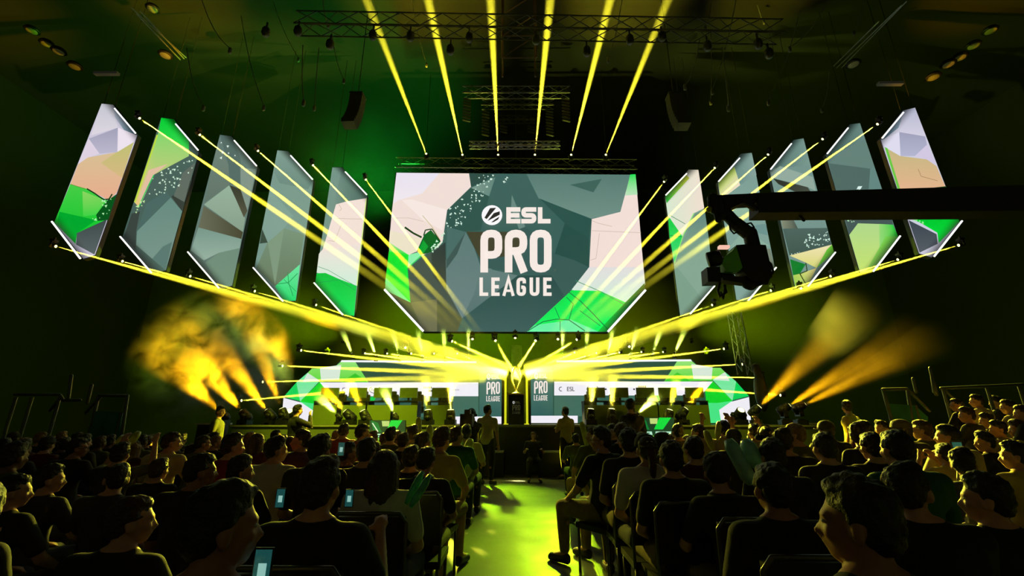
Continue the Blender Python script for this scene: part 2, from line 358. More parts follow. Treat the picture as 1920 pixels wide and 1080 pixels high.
def art_r2(s):
    s.poly((100, 130, 122), Q2); s.poly((60, 88, 84), [(195, 30), (265, 22), (300, 130), (45, 260), (35, 240)], ((1, 0), (106, 138, 130))); s.poly((78, 106, 100), [(50, 297), (335, 335), (325, 470), (300, 520), (110, 525)]); s.poly((98, 134, 128), [(335, 335), (362, 320), (425, 510), (325, 470)])
    s.specks((215, 240, 232), [(228, 470), (285, 455), (250, 495)], 6, 12, 2); s.poly((70, 88, 86), [(150, 640), (475, 650), (492, 718), (250, 710), (190, 790)])
    s.poly((176, 216, 140), [(250, 710), (400, 715), (400, 970), (345, 1045), (265, 1048), (190, 790)], ((0, 1), (196, 226, 110))); s.poly((150, 216, 120), [(395, 714), (490, 720), (525, 800), (400, 965)], ((1, 0), (0, 200, 44))); s.poly((100, 205, 70), [(525, 800), (345, 1045), (300, 1046), (440, 800)], ((-1, 0), (150, 214, 90)))
    s.specks((190, 240, 190), [(160, 660), (240, 690), (200, 720)], 8, 9, 4)
def art_r1(s):
    s.poly((205, 205, 222), Q1); s.poly((40, 92, 106), [(190, 45), (200, 60), (160, 160), (60, 240), (40, 240)], ((1, 0), (160, 176, 196))); s.poly((180, 184, 206), [(190, 45), (272, 25), (345, 215), (165, 190)], ((0, 1), (212, 208, 226)))
    s.poly((160, 160, 186), [(165, 190), (340, 220), (352, 275), (270, 352), (175, 352)], ((0, 1), (180, 182, 208))); s.poly((222, 220, 238), [(45, 245), (165, 190), (172, 352), (65, 292)]); s.poly((210, 200, 226), [(352, 275), (415, 415), (350, 375), (270, 352)])
    s.poly((196, 184, 130), [(65, 292), (170, 352), (350, 375), (415, 420), (490, 590), (160, 590)], ((0, 1), (228, 180, 142))); s.poly((110, 200, 70), [(65, 292), (85, 300), (175, 592), (158, 592)])
    s.poly((100, 206, 80), [(160, 592), (492, 590), (550, 745), (215, 765)]); s.poly((0, 196, 44), [(215, 762), (550, 742), (570, 795), (430, 940), (420, 870), (300, 800)], ((0, 1), (0, 220, 60))); s.poly((60, 70, 78), [(225, 785), (415, 880), (422, 945), (300, 1005)], ((0, 1), (84, 92, 100)))
    s.line((30, 70, 30), [(160, 592), (300, 580), (480, 560)], 7); s.line((150, 120, 80), [(290, 440), (310, 490), (420, 520)], 3); s.specks((150, 240, 150), [(220, 770), (300, 780), (380, 830), (300, 800)], 8, 9, 3)
O1 = [(333, 33), (408, 40), (566, 240), (290, 1022), (213, 1046), (25, 810)]
O2 = [(287, 38), (370, 48), (532, 265), (318, 1035), (235, 1052), (32, 820)]
O3 = [(235, 45), (310, 55), (480, 258), (315, 1030), (240, 1050), (35, 815)]
O4 = [(195, 42), (265, 48), (435, 242), (318, 1040), (238, 1046), (42, 825)]
O5 = [(155, 50), (220, 50), (390, 242), (303, 1052), (230, 1046), (40, 830)]
Q5 = [(210, 30), (277, 32), (385, 845), (215, 1040), (150, 1050), (45, 215)]
Q4 = [(195, 48), (268, 42), (425, 825), (240, 1040), (165, 1035), (38, 240)]
Q3 = [(195, 45), (262, 35), (470, 820), (285, 1055), (205, 1060), (28, 255)]
Q2 = [(195, 30), (265, 22), (525, 800), (345, 1045), (265, 1048), (30, 240)]
Q1 = [(190, 45), (272, 25), (571, 795), (385, 1035), (300, 1008), (40, 240)]
WY = [13.4, 14.5, 15.5, 16.3, 16.9]            # distance of the wing panels, outermost first
ORD = ['outermost', 'second outermost', 'middle', 'second innermost', 'innermost']
SIDE = {-1: 'smoke side', 1: 'crane side'}
wing = [
 (-1, 0, cv(95, 185, 3.484), O1, art_p1, [((432, 75), (567, 235)), ((25, 810), (210, 1050))], 'tall hanging LED panel, lavender above salmon and green, outermost on the smoke side'),
 (-1, 1, cv(220, 210, 3.484), O2, art_p2, [((392, 88), (538, 258)), ((32, 820), (235, 1055))], 'tall hanging LED panel with bright green top and white flecks, smoke side'),
 (-1, 2, cv(345, 240, 3.484), O3, art_p3, [((337, 90), (482, 255)), ((35, 815), (238, 1050))], 'tall hanging LED panel of folded grey-green facets, middle of the smoke side'),
 (-1, 3, cv(465, 270, 3.541), O4, art_p4, [((290, 85), (435, 242)), ((42, 825), (240, 1048))], 'tall hanging grey LED panel with a small green bottom corner, smoke side'),
 (-1, 4, cv(580, 300, 3.6), O5, art_p5, [((248, 87), (392, 240)), ((38, 833), (232, 1048))], 'tall hanging LED panel, pale pink over green, innermost on the smoke side'),
 (1, 4, cv(1235, 310, 3.724), Q5, art_r5, [((190, 65), (45, 215)), ((385, 845), (215, 1040))], 'tall hanging LED panel, pink top and grey-green base, innermost on the crane side'),
 (1, 3, cv(1335, 275, 3.6), Q4, art_r4, [((180, 85), (38, 242)), ((425, 820), (238, 1042))], 'tall hanging pale grey LED panel behind the crane camera head'),
 (1, 2, cv(1435, 250, 3.661), Q3, art_r3, [((170, 80), (28, 255)), ((470, 822), (283, 1055))], 'tall hanging grey LED panel with flecks over a cream and green foot'),
 (1, 1, cv(1540, 225, 3.661), Q2, art_r2, [((172, 65), (30, 240)), ((527, 803), (343, 1045))], 'tall hanging LED panel, grey top and light green foot, crane side'),
 (1, 0, cv(1640, 195, 3.6), Q1, art_r1, [((180, 68), (38, 240)), ((572, 797), (385, 1035))], 'tall hanging LED panel, lavender over salmon, outermost on the crane side')]
for sd, i, c, out, art, tubes, lab in wing:
    hung_screen('wing_screen', WY[i], c, out, art, tubes, lab, 'LED panel', 'hanging LED panels of both wings', tube_w=.055, cables=[out[0], out[1]])
def art_main(s):
    L = s.poly
    L((58, 96, 88), OM); L((240, 222, 214), [(138, 76), (570, 80), (582, 160), (440, 298), (412, 490), (385, 520), (290, 570), (260, 545), (210, 565), (95, 500), (108, 330)])
    L((232, 226, 240), [(138, 76), (395, 79), (290, 200), (150, 240), (118, 262)], ((0, 1), (240, 232, 238))); L((246, 232, 226), [(230, 235), (440, 298), (412, 420), (300, 360), (170, 240)])
    L((236, 226, 200), [(100, 420), (290, 470), (265, 540), (210, 568), (93, 500)]); L((170, 232, 150), [(93, 490), (210, 566), (95, 566)], ((0, 1), (0, 220, 60)))
    L((0, 226, 44), [(93, 545), (210, 565), (205, 650), (222, 850), (170, 848), (70, 735)], ((0, 1), (0, 240, 60))); L((140, 240, 170), [(210, 566), (285, 545), (292, 570), (205, 648)]); L((120, 240, 140), [(74, 700), (222, 850), (170, 850), (70, 775)])
    L((70, 84, 74), [(205, 650), (430, 490), (435, 770), (530, 945), (500, 1022), (300, 1022), (222, 850), (72, 778), (170, 850), (222, 850)][:7]); L((88, 96, 62), [(72, 776), (222, 850), (300, 1022)])
    L((106, 108, 80), [(222, 850), (380, 830), (380, 1022), (300, 1022)]); L((72, 80, 60), [(380, 830), (530, 945), (500, 1022), (380, 1022)]); L((40, 56, 56), [(345, 560), (430, 490), (435, 770), (360, 700)], ((0, 1), (66, 74, 60)))
    L((92, 122, 118), [(550, 430), (640, 600), (700, 640), (760, 760), (530, 945), (435, 770), (432, 600)], ((0, 1), (106, 130, 130))); L((60, 86, 82), [(435, 560), (550, 430), (500, 560), (435, 650)]); L((72, 108, 102), [(440, 400), (550, 430), (435, 600)])
    L((44, 76, 70), [(570, 80), (722, 84), (660, 130), (582, 160)]); L((124, 154, 142), [(727, 105), (690, 218), (628, 190), (582, 168)], ((1, 0), (96, 132, 122))); L((46, 84, 76), [(582, 168), (690, 218), (640, 420), (550, 430), (440, 400), (440, 300)])
    L((60, 98, 92), [(727, 105), (740, 84), (912, 86), (990, 232), (905, 400), (690, 218)]); L((86, 122, 114), [(912, 86), (1535, 90), (1470, 312), (1300, 352), (985, 232)], ((0, 1), (112, 144, 134)))
    L((60, 98, 90), [(1170, 150), (1360, 115), (1310, 195)]); L((104, 136, 128), [(825, 210), (905, 400), (870, 420), (820, 290)]); L((56, 96, 90), [(990, 232), (1140, 380), (1080, 560), (905, 400)]); L((40, 82, 76), [(990, 232), (1300, 355), (1285, 470), (1140, 380)])
    L((36, 78, 72), [(1140, 380), (1285, 470), (1283, 640), (1200, 600), (1080, 560)]); L((54, 90, 86), [(905, 400), (1080, 560), (1200, 600), (1283, 640), (1140, 820), (1060, 700), (640, 640), (600, 520)]); L((66, 66, 46), [(555, 430), (900, 430), (880, 560), (640, 600)])
    L((40, 76, 72), [(860, 690), (1060, 690), (1140, 815), (915, 1024), (600, 1022), (530, 945)], ((0, 1), (56, 92, 92))); L((100, 128, 124), [(640, 640), (860, 690), (530, 945), (600, 800)], ((0, 1), (84, 112, 112)))
    L((242, 222, 214), [(1560, 88), (1600, 560), (1618, 745), (1500, 850), (1180, 775), (1285, 640), (1300, 355), (1470, 312), (1530, 92)]); L((226, 222, 222), [(1285, 640), (1605, 640), (1618, 745), (1500, 850), (1180, 775)], ((0, 1), (206, 236, 214)))
    L((0, 222, 80), [(1528, 90), (1560, 88), (1572, 210), (1498, 215)], ((0, 1), (190, 226, 190))); L((10, 240, 96), [(1180, 778), (1350, 782), (1500, 850), (1340, 1024), (915, 1024), (1140, 815)], ((0, -1), (0, 222, 76)))
    L((104, 240, 164), [(960, 985), (1110, 965), (1170, 950), (1340, 1024), (915, 1024)]); L((0, 196, 60), [(1614, 735), (1618, 775), (1395, 1025), (1335, 1024), (1500, 850)], ((1, 0), (20, 90, 40)))
    s.line((10, 110, 60), [(1165, 790), (1230, 840), (1300, 910), (1400, 1015)], 5); s.line((10, 110, 60), [(920, 1020), (1010, 965), (1090, 950), (1165, 955), (1260, 1020)], 5); s.line((10, 110, 60), [(1080, 880), (1110, 950)], 4)
    s.line((10, 110, 60), [(1165, 955), (1190, 860), (1150, 820)], 4); s.line((60, 150, 100), [(1205, 722), (1350, 785), (1490, 862)], 4); s.line((10, 120, 60), [(1112, 962), (1112, 1020)], 4); s.line((20, 130, 70), [(1230, 900), (1350, 990)], 4)
    s.line((204, 182, 168), [(1300, 425), (1592, 437)], 3); s.line((204, 182, 168), [(1345, 440), (1325, 590), (1290, 600)], 3); s.line((204, 182, 168), [(1300, 365), (1335, 380), (1420, 400)], 3); s.line((204, 190, 140), [(295, 335), (350, 400), (400, 480)], 4)
    s.line((210, 190, 176), [(115, 350), (215, 350), (300, 370)], 3); L((0, 96, 34), [(305, 450), (345, 420), (402, 490), (350, 550), (285, 570), (262, 545)]); L((0, 160, 50), [(300, 480), (330, 520), (300, 560), (268, 548)])
    s.line((24, 62, 20), [(190, 405), (240, 440), (290, 465)], 11); s.line((24, 62, 20), [(302, 455), (312, 422), (352, 416), (400, 490)], 7); s.line((0, 210, 70), [(290, 572), (205, 650), (222, 850)], 5)
    s.specks((214, 240, 226), [(640, 95), (720, 90), (640, 250), (560, 330), (520, 400), (435, 410), (445, 300), (600, 170)], 70, 7, 11); s.specks((214, 240, 226), [(760, 120), (800, 110), (785, 145)], 5, 8, 1); s.specks((200, 240, 206), [(340, 520), (425, 440), (420, 500), (350, 555)], 18, 8, 5)
    T = lambda x, y: ((880 + x / 3.429 - 700) * 3.177, (315 + y / 3.429 - 300) * 3.177)
    league_logo(s, T)
OM = [(138, 76), (1560, 88), (1618, 775), (1395, 1025), (300, 1022), (70, 772)]
hung_screen('led_screen', 17.8, cv(700, 300, 3.177), OM, art_main, [((70, 775), (300, 1022)), ((1618, 778), (1395, 1025))], 'large central LED screen showing the league logo above the trophy', 'LED screen', tube_w=.09, depth=.3, cables=[(300, 76), (850, 82), (1400, 86)])
# ------------------------------------------------------------------ lower LED wall standing on the stage
SZ = 1.35                                   # stage height
LY = 17.2
def wall_led(mir):
    cx = 968
    conv = (lambda x, y: (x, y)) if not mir else (lambda x, y: (2 * cx - x, y - 1.5))
    zb = at(700, 797, LY).z
    out = [(640, 675), (893, 677), (899, 694), (948, 694), (948, 794.6), (528, 794.6), (531, 745), (585, 691), (624, 691)]
    def art(s):
        L = s.poly
        L((36, 78, 62), out); L((60, 104, 92), [(690, 743), (897, 743), (897, 782), (690, 782)]); L((44, 88, 76), [(760, 743), (820, 743), (780, 782), (700, 782)])
        L((150, 226, 120), [(585, 691), (624, 691), (641, 677), (666, 678), (691, 717), (600, 715), (577, 699)], ((0, 1), (90, 214, 60))); L((214, 232, 214), [(600, 690), (640, 684), (636, 712), (602, 713)]); L((40, 190, 40), [(666, 700), (691, 717), (640, 717)])
        L((0, 206, 86), [(557, 716), (563, 752), (532, 744)]); L((100, 232, 150), [(577, 699), (600, 714), (563, 753), (556, 717)], ((0, 1), (140, 230, 170))); L((210, 230, 214), [(577, 699), (600, 714), (568, 716)]); L((0, 208, 40), [(563, 753), (600, 716), (616, 717), (612, 757), (590, 757)])
        L((70, 226, 130), [(563, 753), (590, 757), (612, 757), (612, 794.6), (586, 794.6)]); L((238, 236, 244), [(532, 746), (566, 755), (588, 770), (584, 794.6), (528, 794.6)]); L((0, 190, 70), [(690, 744), (706, 744), (698, 760), (690, 752)])
        L((240, 238, 246), [(600, 717), (897, 717), (897, 743), (622, 743)]); L((74, 118, 104), [(899, 696), (948, 696), (948, 781), (899, 781)], ((0, 1), (44, 92, 90))); L((240, 236, 246), [(853, 781), (948, 781), (948, 794.6), (853, 794.6)])
        L((248, 250, 255), [(641, 675.5), (893, 677.5), (893, 681), (639, 679)])
        g = (52, 48, 58)
        def W_(x): return x if not mir else 2 * cx - x
        def blob(x0, y0, x1, y1, c=g): s.many(c, [[(W_(x0), y0), (W_(x1), y0), (W_(x1), y1), (W_(x0), y1)]])
        o = 0 if not mir else 407
        if not mir: X = lambda x: x
        else: X = lambda x: {646: 1052, 664: 1063, 693: 1100, 724: 1146, 795: 1196, 836: 1238}.get(x, x)
        ts = []
        for ch, a in (('E', 0), ('S', 5), ('L', 10)):
            x = X(664) + a
            for pts, w, c in glyph(ch, x, 727, x + 4.2, 735, 1.25, .4): ts.append(([(W_(p[0]), p[1]) for p in pts], w, c))
        x = X(646); ts.append(([(W_(x + 4 * math.cos(t)), 731 + 4 * math.sin(t)) for t in (1.2, 2, 3, 4, 5)], 1.3, False))
        x = X(693)
        ts.append(([(W_(x + 11 + 11 * math.cos(t)), 731 + 6.5 * math.sin(t)) for t in [i * .35 - .9 for i in range(15)]], 1.1, False))
        for a in (5, 8, 11, 14, 17): ts.append(([(W_(x + a), 728 if a % 2 else 729.5), (W_(x + a), 733)], 1., False))
        s.stroke(g, ts)
        for a, b, c, d in ((724, 730, 727, 733), (777, 730, 780, 733), (824, 731, 826, 733), (836, 729, 840, 733)): blob(a if not mir else a + 410, b, c if not mir else c + 410, d)
        for k in range(6): blob(X(795) + k * 2.6, 725, X(795) + 1.7 + k * 2.6, 729)
        for k in range(5): blob(X(795) + 8 + k * 2.8, 731, X(795) + 10 + k * 2.8, 735)
        for k in range(7): blob(X(836) + 7 + k * 2.8, 730, X(836) + 8.2 + k * 2.8, 732.5, (150, 148, 156))
        bx = 912 if not mir else 1001
        def T(x, y):
            X_ = bx + (x - 66) * 25.5 / 462; return (W_(X_), 701 + (y - 245) * 52 / 581)
        league_logo(s, T, dark=(60, 90, 80))
    s_ = hung_screen('led_wall', LY, conv, out, art, [], 'low wide LED wall with white sponsor banner, standing on the stage, ' + ('crane side' if mir else 'smoke side'), 'LED wall', 'low LED walls on the stage', depth=.25)
wall_led(False); wall_led(True)
# ------------------------------------------------------------------ hall and stage
def struct(name, mb, m, smooth=False): return tag(mb.build(name, m, None, smooth), kind='structure')
def floor_mat():
    m = mat('polished concrete', (104, 112, 98), .3, 0, .22, 1.1, spec=.22)
    nt = m.node_tree; b = nt.nodes['Principled BSDF']; n = nt.nodes.new('ShaderNodeTexNoise'); n.inputs['Scale'].default_value = 2.2; n.inputs['Detail'].default_value = 8
    tc = nt.nodes['Texture Coordinate']; nt.links.new(tc.outputs['Object'], n.inputs['Vector'])
    r = nt.nodes.new('ShaderNodeMapRange'); r.inputs[1].default_value = .3; r.inputs[2].default_value = .7; r.inputs[3].default_value = .36; r.inputs[4].default_value = .6
    nt.links.new(n.outputs['Fac'], r.inputs[0]); nt.links.new(r.outputs[0], b.inputs['Roughness'])
    n2 = nt.nodes.new('ShaderNodeTexNoise'); n2.inputs['Scale'].default_value = 14; n2.inputs['Detail'].default_value = 6; nt.links.new(tc.outputs['Object'], n2.inputs['Vector'])
    bp = nt.nodes.new('ShaderNodeBump'); bp.inputs['Strength'].default_value = .05; bp.inputs['Distance'].default_value = .01
    nt.links.new(n2.outputs['Fac'], bp.inputs['Height']); nt.links.new(bp.outputs['Normal'], b.inputs['Normal'])
    return m
struct('floor', MB().box((-26, -6, -.2), (26, 31, 0)), floor_mat())
DRAPE = mat('dark drape', (42, 46, 36), .95, 0, .3, .35, .1)
ROOF = mat('dark roof', (8, 8, 7), .9, 0, .4, .3)
struct('wall_back', MB().box((-26, 30, 0), (26, 30.3, 18.5)), DRAPE)
struct('wall_left', MB().box((-26.3, -6, 0), (-26, 30.3, 18.5)), ROOF)
struct('wall_right', MB().box((26, -6, 0), (26.3, 30.3, 18.5)), ROOF)
struct('ceiling', MB().box((-26.3, -6, 18.2), (26.3, 30.3, 18.5)), ROOF)
sm = MB(); a = atz(1064, 900, 0); b = atz(1124, 1079, 0); dx = (b - a).normalized(); nrm = Vector((-dx.y, dx.x, 0)) * .006; a2 = a - dx * .2; b2 = b + dx * 2
sm.box((-.006, 0, .0), (.006, (b2 - a2).length, .003), Matrix.Translation(a2) @ Matrix.Rotation(math.atan2(-(b2 - a2).x, (b2 - a2).y), 4, 'Z'))
struct('floor_seam', sm, BLACK)
SF = 13.5                                   # front edge of the stage
xl, xr = at(432, 797, SF).x, at(1545, 797, SF).x
st = MB().box((xl, SF, SZ - .08), (xr, 21, SZ)); deck = empty('stage', (0, SF, 0), 0, 'long black stage platform with olive-lit front skirt behind the aisle', 'stage')
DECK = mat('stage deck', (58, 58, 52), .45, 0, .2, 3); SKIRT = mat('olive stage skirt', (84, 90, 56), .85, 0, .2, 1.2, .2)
def pchild(mb, name, m, root, smooth=False):
    o = mb.build(name, m, root, smooth); o.matrix_parent_inverse = Matrix.Translation(root.location).inverted(); return o
pchild(st, 'deck', DECK, deck)
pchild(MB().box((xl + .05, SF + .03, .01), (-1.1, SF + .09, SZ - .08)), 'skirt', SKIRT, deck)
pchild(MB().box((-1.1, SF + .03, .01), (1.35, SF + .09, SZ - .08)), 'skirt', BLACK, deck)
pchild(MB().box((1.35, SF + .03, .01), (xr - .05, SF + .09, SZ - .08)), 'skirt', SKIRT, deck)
pchild(MB().box((xl, SF - .02, SZ - .05), (xr, SF, SZ - .005)), 'edge_strip', mat('stage edge', (150, 150, 110), .4, .3), deck)
# small white ledges beyond the deck ends
for x0, x1 in ((366, 398), (1517, 1548)):
    p, q = at(x0, 793, 13.9), at(x1, 780 if x1 > 1000 else 793, 13.9)
    t = empty('side_step', ((p.x + q.x) / 2, 13.9, 0), 0, 'dark side platform with pale edge beyond the %s end of the stage' % ('crane' if x0 > 1000 else 'smoke'), 'platform')
    pchild(MB().box((min(p.x, q.x), 13.9, p.z - .05), (max(p.x, q.x), 14.9, p.z)), 'pale_top', mat('pale edge', (170, 170, 160), .5), t); pchild(MB().box((p.x + .05, 13.95, 0.005), (q.x - .05, 14.8, p.z - .05)), 'box', BLACK, t)
# ------------------------------------------------------------------ centre alcove: light columns, pedestal, trophy
TY = 14.8
YG = mat('yellow lit acrylic', (225, 230, 40), .4, emit=.75, var=0)
ax = at(968, 797, TY).x; alc = empty('trophy_alcove', (ax, TY + .5, SZ), 0, 'dark recess with two thin yellow light columns around the trophy pedestal', 'alcove')
zt = at(968, 700, TY + .5).z
pchild(MB().box((ax - .42, TY + .75, SZ), (ax + .42, TY + .83, zt)), 'back_board', mat('olive board', (80, 90, 30), .7), alc)
for s_ in (-1, 1):
    pchild(MB().box((ax + s_ * .36 - .035, TY + .45, SZ), (ax + s_ * .36 + .035, TY + .53, zt)), 'light_column', YG, alc)
    pchild(MB().box((ax + s_ * .45 - .04, TY + .45, SZ), (ax + s_ * .45 + .04, TY + .8, zt)), 'side_board', BLACK, alc)
pchild(MB().box((ax - .42, TY + .4, SZ), (ax + .42, TY + .43, SZ + .03)), 'floor_light', YG, alc)
zp = at(968, 739, TY).z; ped = empty('pedestal', (ax, TY, SZ), 0, 'narrow black pedestal carrying the trophy at centre stage', 'pedestal')
hw = (at(983, 760, TY).x - at(954, 760, TY).x) / 2
pchild(MB().box((ax - hw, TY - .2, SZ), (ax + hw, TY + .2, zp)), 'column', mat('gloss black', (10, 10, 9), .2), ped)
pchild(MB().box((ax - hw - .02, TY - .22, zp - .03), (ax + hw + .02, TY + .22, zp)), 'rim', mat('gold trim', (190, 160, 60), .3, .9), ped)
pl = Screen(lambda x, y: (x, y), TY - .205); league_logo(pl, lambda x, y: (960.5 + (x - 66) * 15 / 462, 752 + (y - 245) * 24 / 581), (64, 62, 40), (20, 20, 16)); pl.layer = 0
d_ = pl.build(ped, 'logo_plate', .5, 'dim print'); d_.matrix_parent_inverse = Matrix.Translation(ped.location).inverted()
GOLD = mat('polished gold', (240, 226, 130), .35, .55, .05)
tr = empty('trophy', (ax, TY, zp), 0, 'gold open petal shaped trophy on the black pedestal', 'trophy'); t = MB()
t.lathe([(.15, 0), (.15, .03), (.1, .05), (.05, .08), (.035, .12)], 20); o = child('base', t.mesh('base', GOLD, True), tr)
H = at(968, 688, TY).z - zp; pts = []
for i in range(25):
    u = i / 24; a_ = 2 * math.pi * u - math.pi / 2; hgt = (math.sin(a_) + 1) / 2; w = .155 * math.cos(a_) * (1 - .25 * (1 - hgt)) * (1.0 if hgt > .4 else .55 + hgt * 1.1)
    pts.append(Vector((w, 0, .1 + (H - .1) * hgt)))
t = MB()
for p, q in zip(pts, pts[1:]): t.cap(p, q, .028, .028, 8, 2)
child('loop', t.mesh('loop', GOLD, True), tr)
t = MB(); t.rod((0, .25, -.3), (0, .25, H + 1.0), .1); t = MB()
ct = MB(); p0 = at(969, 690, 16.6); p1 = at(969, 648, 16.6)
ct.box((p0.x - .2, 16.5, SZ), (p0.x + .2, 16.8, p1.z)); tag(ct.build('centre_post', mat('green grey post', (110, 150, 80), .7)), 'plain grey-green post rising behind the trophy to the big screen', 'post')
# ------------------------------------------------------------------ haze and smoke
def haze_mat(name, dens, fade=False, nz=0., scale=1.2, col=(1, 1, 1), aniso=0., soft=False, lo=.42, hi=.75):
    if name in MATS: return MATS[name]
    m = bpy.data.materials.new(name); m.use_nodes = True; nt = m.node_tree; nt.nodes.clear(); m.cycles.volume_sampling = 'MULTIPLE_IMPORTANCE'
    out = nt.nodes.new('ShaderNodeOutputMaterial'); v = nt.nodes.new('ShaderNodeVolumeScatter'); v.inputs['Color'].default_value = col + (1,); v.inputs['Density'].default_value = dens
    v.inputs['Anisotropy'].default_value = aniso
    nt.links.new(v.outputs[0], out.inputs['Volume'])
    if fade or nz or soft:
        tc = nt.nodes.new('ShaderNodeTexCoord'); cur = None
        def mul(sock):
            nonlocal cur
            k = nt.nodes.new('ShaderNodeMath'); k.operation = 'MULTIPLY'; nt.links.new(sock, k.inputs[0])
            if cur is None: k.inputs[1].default_value = dens
            else: nt.links.new(cur, k.inputs[1])
            cur = k.outputs[0]
        if fade:                            # haze thins away from the lamp: object z runs 0..1 along the cone
            sx = nt.nodes.new('ShaderNodeSeparateXYZ'); nt.links.new(tc.outputs['Generated'], sx.inputs[0])
            k = nt.nodes.new('ShaderNodeMapRange'); k.inputs[1].default_value = .15; k.inputs[2].default_value = .9; k.inputs[3].default_value = 1; k.inputs[4].default_value = 0
            k.interpolation_type = 'SMOOTHSTEP'; nt.links.new(sx.outputs[2], k.inputs[0]); mul(k.outputs[0])
        if soft:                            # round puff: thins towards the rim of its own bounds
            d = nt.nodes.new('ShaderNodeVectorMath'); d.operation = 'DISTANCE'; d.inputs[1].default_value = (.5, .5, .5); nt.links.new(tc.outputs['Generated'], d.inputs[0])
            k = nt.nodes.new('ShaderNodeMapRange'); k.inputs[1].default_value = .12; k.inputs[2].default_value = .48; k.inputs[3].default_value = 1; k.inputs[4].default_value = 0; k.interpolation_type = 'SMOOTHSTEP'
            nt.links.new(d.outputs['Value'], k.inputs[0]); mul(k.outputs[0])
        if nz:
            n = nt.nodes.new('ShaderNodeTexNoise'); n.inputs['Scale'].default_value = scale; n.inputs['Detail'].default_value = 4; n.inputs['Distortion'].default_value = .6; nt.links.new(tc.outputs['Object'], n.inputs['Vector'])
            k = nt.nodes.new('ShaderNodeMapRange'); k.inputs[1].default_value = lo; k.inputs[2].default_value = hi; k.inputs[3].default_value = 1 - nz; k.inputs[4].default_value = 1; nt.links.new(n.outputs['Fac'], k.inputs[0]); mul(k.outputs[0])
        nt.links.new(cur, v.inputs['Density'])
    MATS[name] = m; return m
HZ = haze_mat('thin haze', .15); HZF = haze_mat('fading haze', .2, fade=True); HZP = haze_mat('lamp haze', .35, fade=True)
YEL = (1, .88, .03); AMB = (1, .47, .003); LIM = (.75, 1, .1); GRN = (.25, 1, .1)
def cone_obj(name, a, d, L, ang, r0, m):
    N = 14; t = math.tan(ang) * 1.06; mb = MB(); vs = []
    for s_, r in ((0, r0 * 1.15), (L, r0 * 1.15 + L * t)):
        for i in range(N): q = 2 * math.pi * i / N; vs.append((math.cos(q) * r, math.sin(q) * r, s_))
    mb.add(vs, [tuple(range(N))[::-1], tuple(range(N, 2 * N))] + [(i, (i + 1) % N, N + (i + 1) % N, N + i) for i in range(N)])
    o = mb.build(name, m); o.location = a; o.rotation_euler = d.to_track_quat('Z', 'Y').to_euler(); return o
def spot(parent, a, d, ang, power, col, r0, blend=1.):
    l = bpy.data.lights.new('lamp', 'SPOT'); l.energy = power; l.spot_size = 2 * ang; l.spot_blend = blend; l.shadow_soft_size = r0; l.color = col
    o = bpy.data.objects.new('lamp', l); COL.objects.link(o); o.location = a; o.rotation_euler = d.to_track_quat('-Z', 'Y').to_euler()
    if parent: o.parent = parent; o.matrix_parent_inverse = (Matrix.Translation(parent.location) @ Matrix.Diagonal((*parent.scale, 1))).inverted()
    return o
# moving head fixture meshes
def lensmat(name, c, k): return mat(name, c, .3, emit=k, var=0)
_m = MB(); _m.cbox((0, 0, .06), (.3, .26, .12)); _m.cbox((0, 0, .13), (.16, .16, .03)); ME_BASE = _m.mesh('base', BLACK)
_m = MB()
for sx in (-1, 1): _m.cbox((sx * .15, 0, .28), (.03, .1, .3)); _m.cap((sx * .15, 0, .36), (sx * .15, .01, .36), .06, n=10)
_m.cbox((0, 0, .155), (.33, .1, .04)); ME_YOKE = _m.mesh('yoke', BLACK)
_m = MB(); _m.lathe([(.05, .16), (.1, .14), (.115, .05), (.11, -.08), (.1, -.17), (.085, -.18)], 16)
for i in range(5): _m.lathe([(.118, .1 - i * .03), (.122, .095 - i * .03), (.118, .09 - i * .03)], 12)
ME_HEAD = _m.mesh('head', BLACK, True)
_m = MB(); _m.lathe([(.078, -.181), (.06, -.192), (.0, -.195)][:2], 16); ME_LENS = _m.mesh('lens', lensmat('lit lens', (255, 250, 170), 3.))
ME_LENS_OFF = ME_LENS
_m = MB(); _m.cbox((0, 0, .06), (.1, .06, .12)); _m.cbox((0, 0, .0), (.06, .12, .05)); ME_CLAMP = _m.mesh('clamp', DARKST)
_fx = {}
def fixture(pos, aim, label, group, hung=True, scale=1., name='moving_head_light'):
    pos = Vector(pos); d = (Vector(aim) - pos).normalized()
    key = 0
    root = empty(name, pos, 0, label, 'stage light', group); root.scale = (scale,) * 3
    up = -1 if not hung else 1
    rz = math.atan2(d.y, d.x) + math.pi / 2
    # lens sits near pos; head centre behind it
    hc = -d * .19
    hl = child('head', ME_HEAD, root, hc, d.to_track_quat('-Z', 'Y').to_euler()); child('lens', ME_LENS, hl)
    ro = (math.pi, 0, rz) if hung else (0, 0, rz); off = Vector((0, 0, .36 if hung else -.36))
    child('yoke', ME_YOKE, root, hc + off, ro); b_off = Vector((hc.x, hc.y, (SZ - pos.z) / scale)) if (not hung and pos.z < 3) else hc + off; child('base', ME_BASE, root, b_off, ro)
    if hung: child('clamp', ME_CLAMP, root, hc + off + Vector((0, 0, .0)))
    return root, pos, d
TROPHY = at(968, 700, TY - .1)
nb = 0
def beam(pos, aim, what, group, power=260000, ang=.85, r0=.05, col=YEL, L=None, over=1., scale=1., hung=True, hz=None, dest='crossing to the trophy', fix=True):
    pos = Vector(pos); aim = Vector(aim); d = (aim - pos).normalized()
    root, p, d = fixture(pos, aim, 'lamp ' + what, group, hung, scale)
    L = L or (aim - pos).length * over
    c = cone_obj('light_shaft', pos + d * .02, d, L, R(ang), r0, hz or HZ)
    tag(c, 'yellow beam from lamp %s' % what, 'light beam', 'beams ' + dest)
    spot(root, pos + d * .015, d, R(ang), power, col, r0)
    return root
G1 = 'lamps beside the hanging panels'
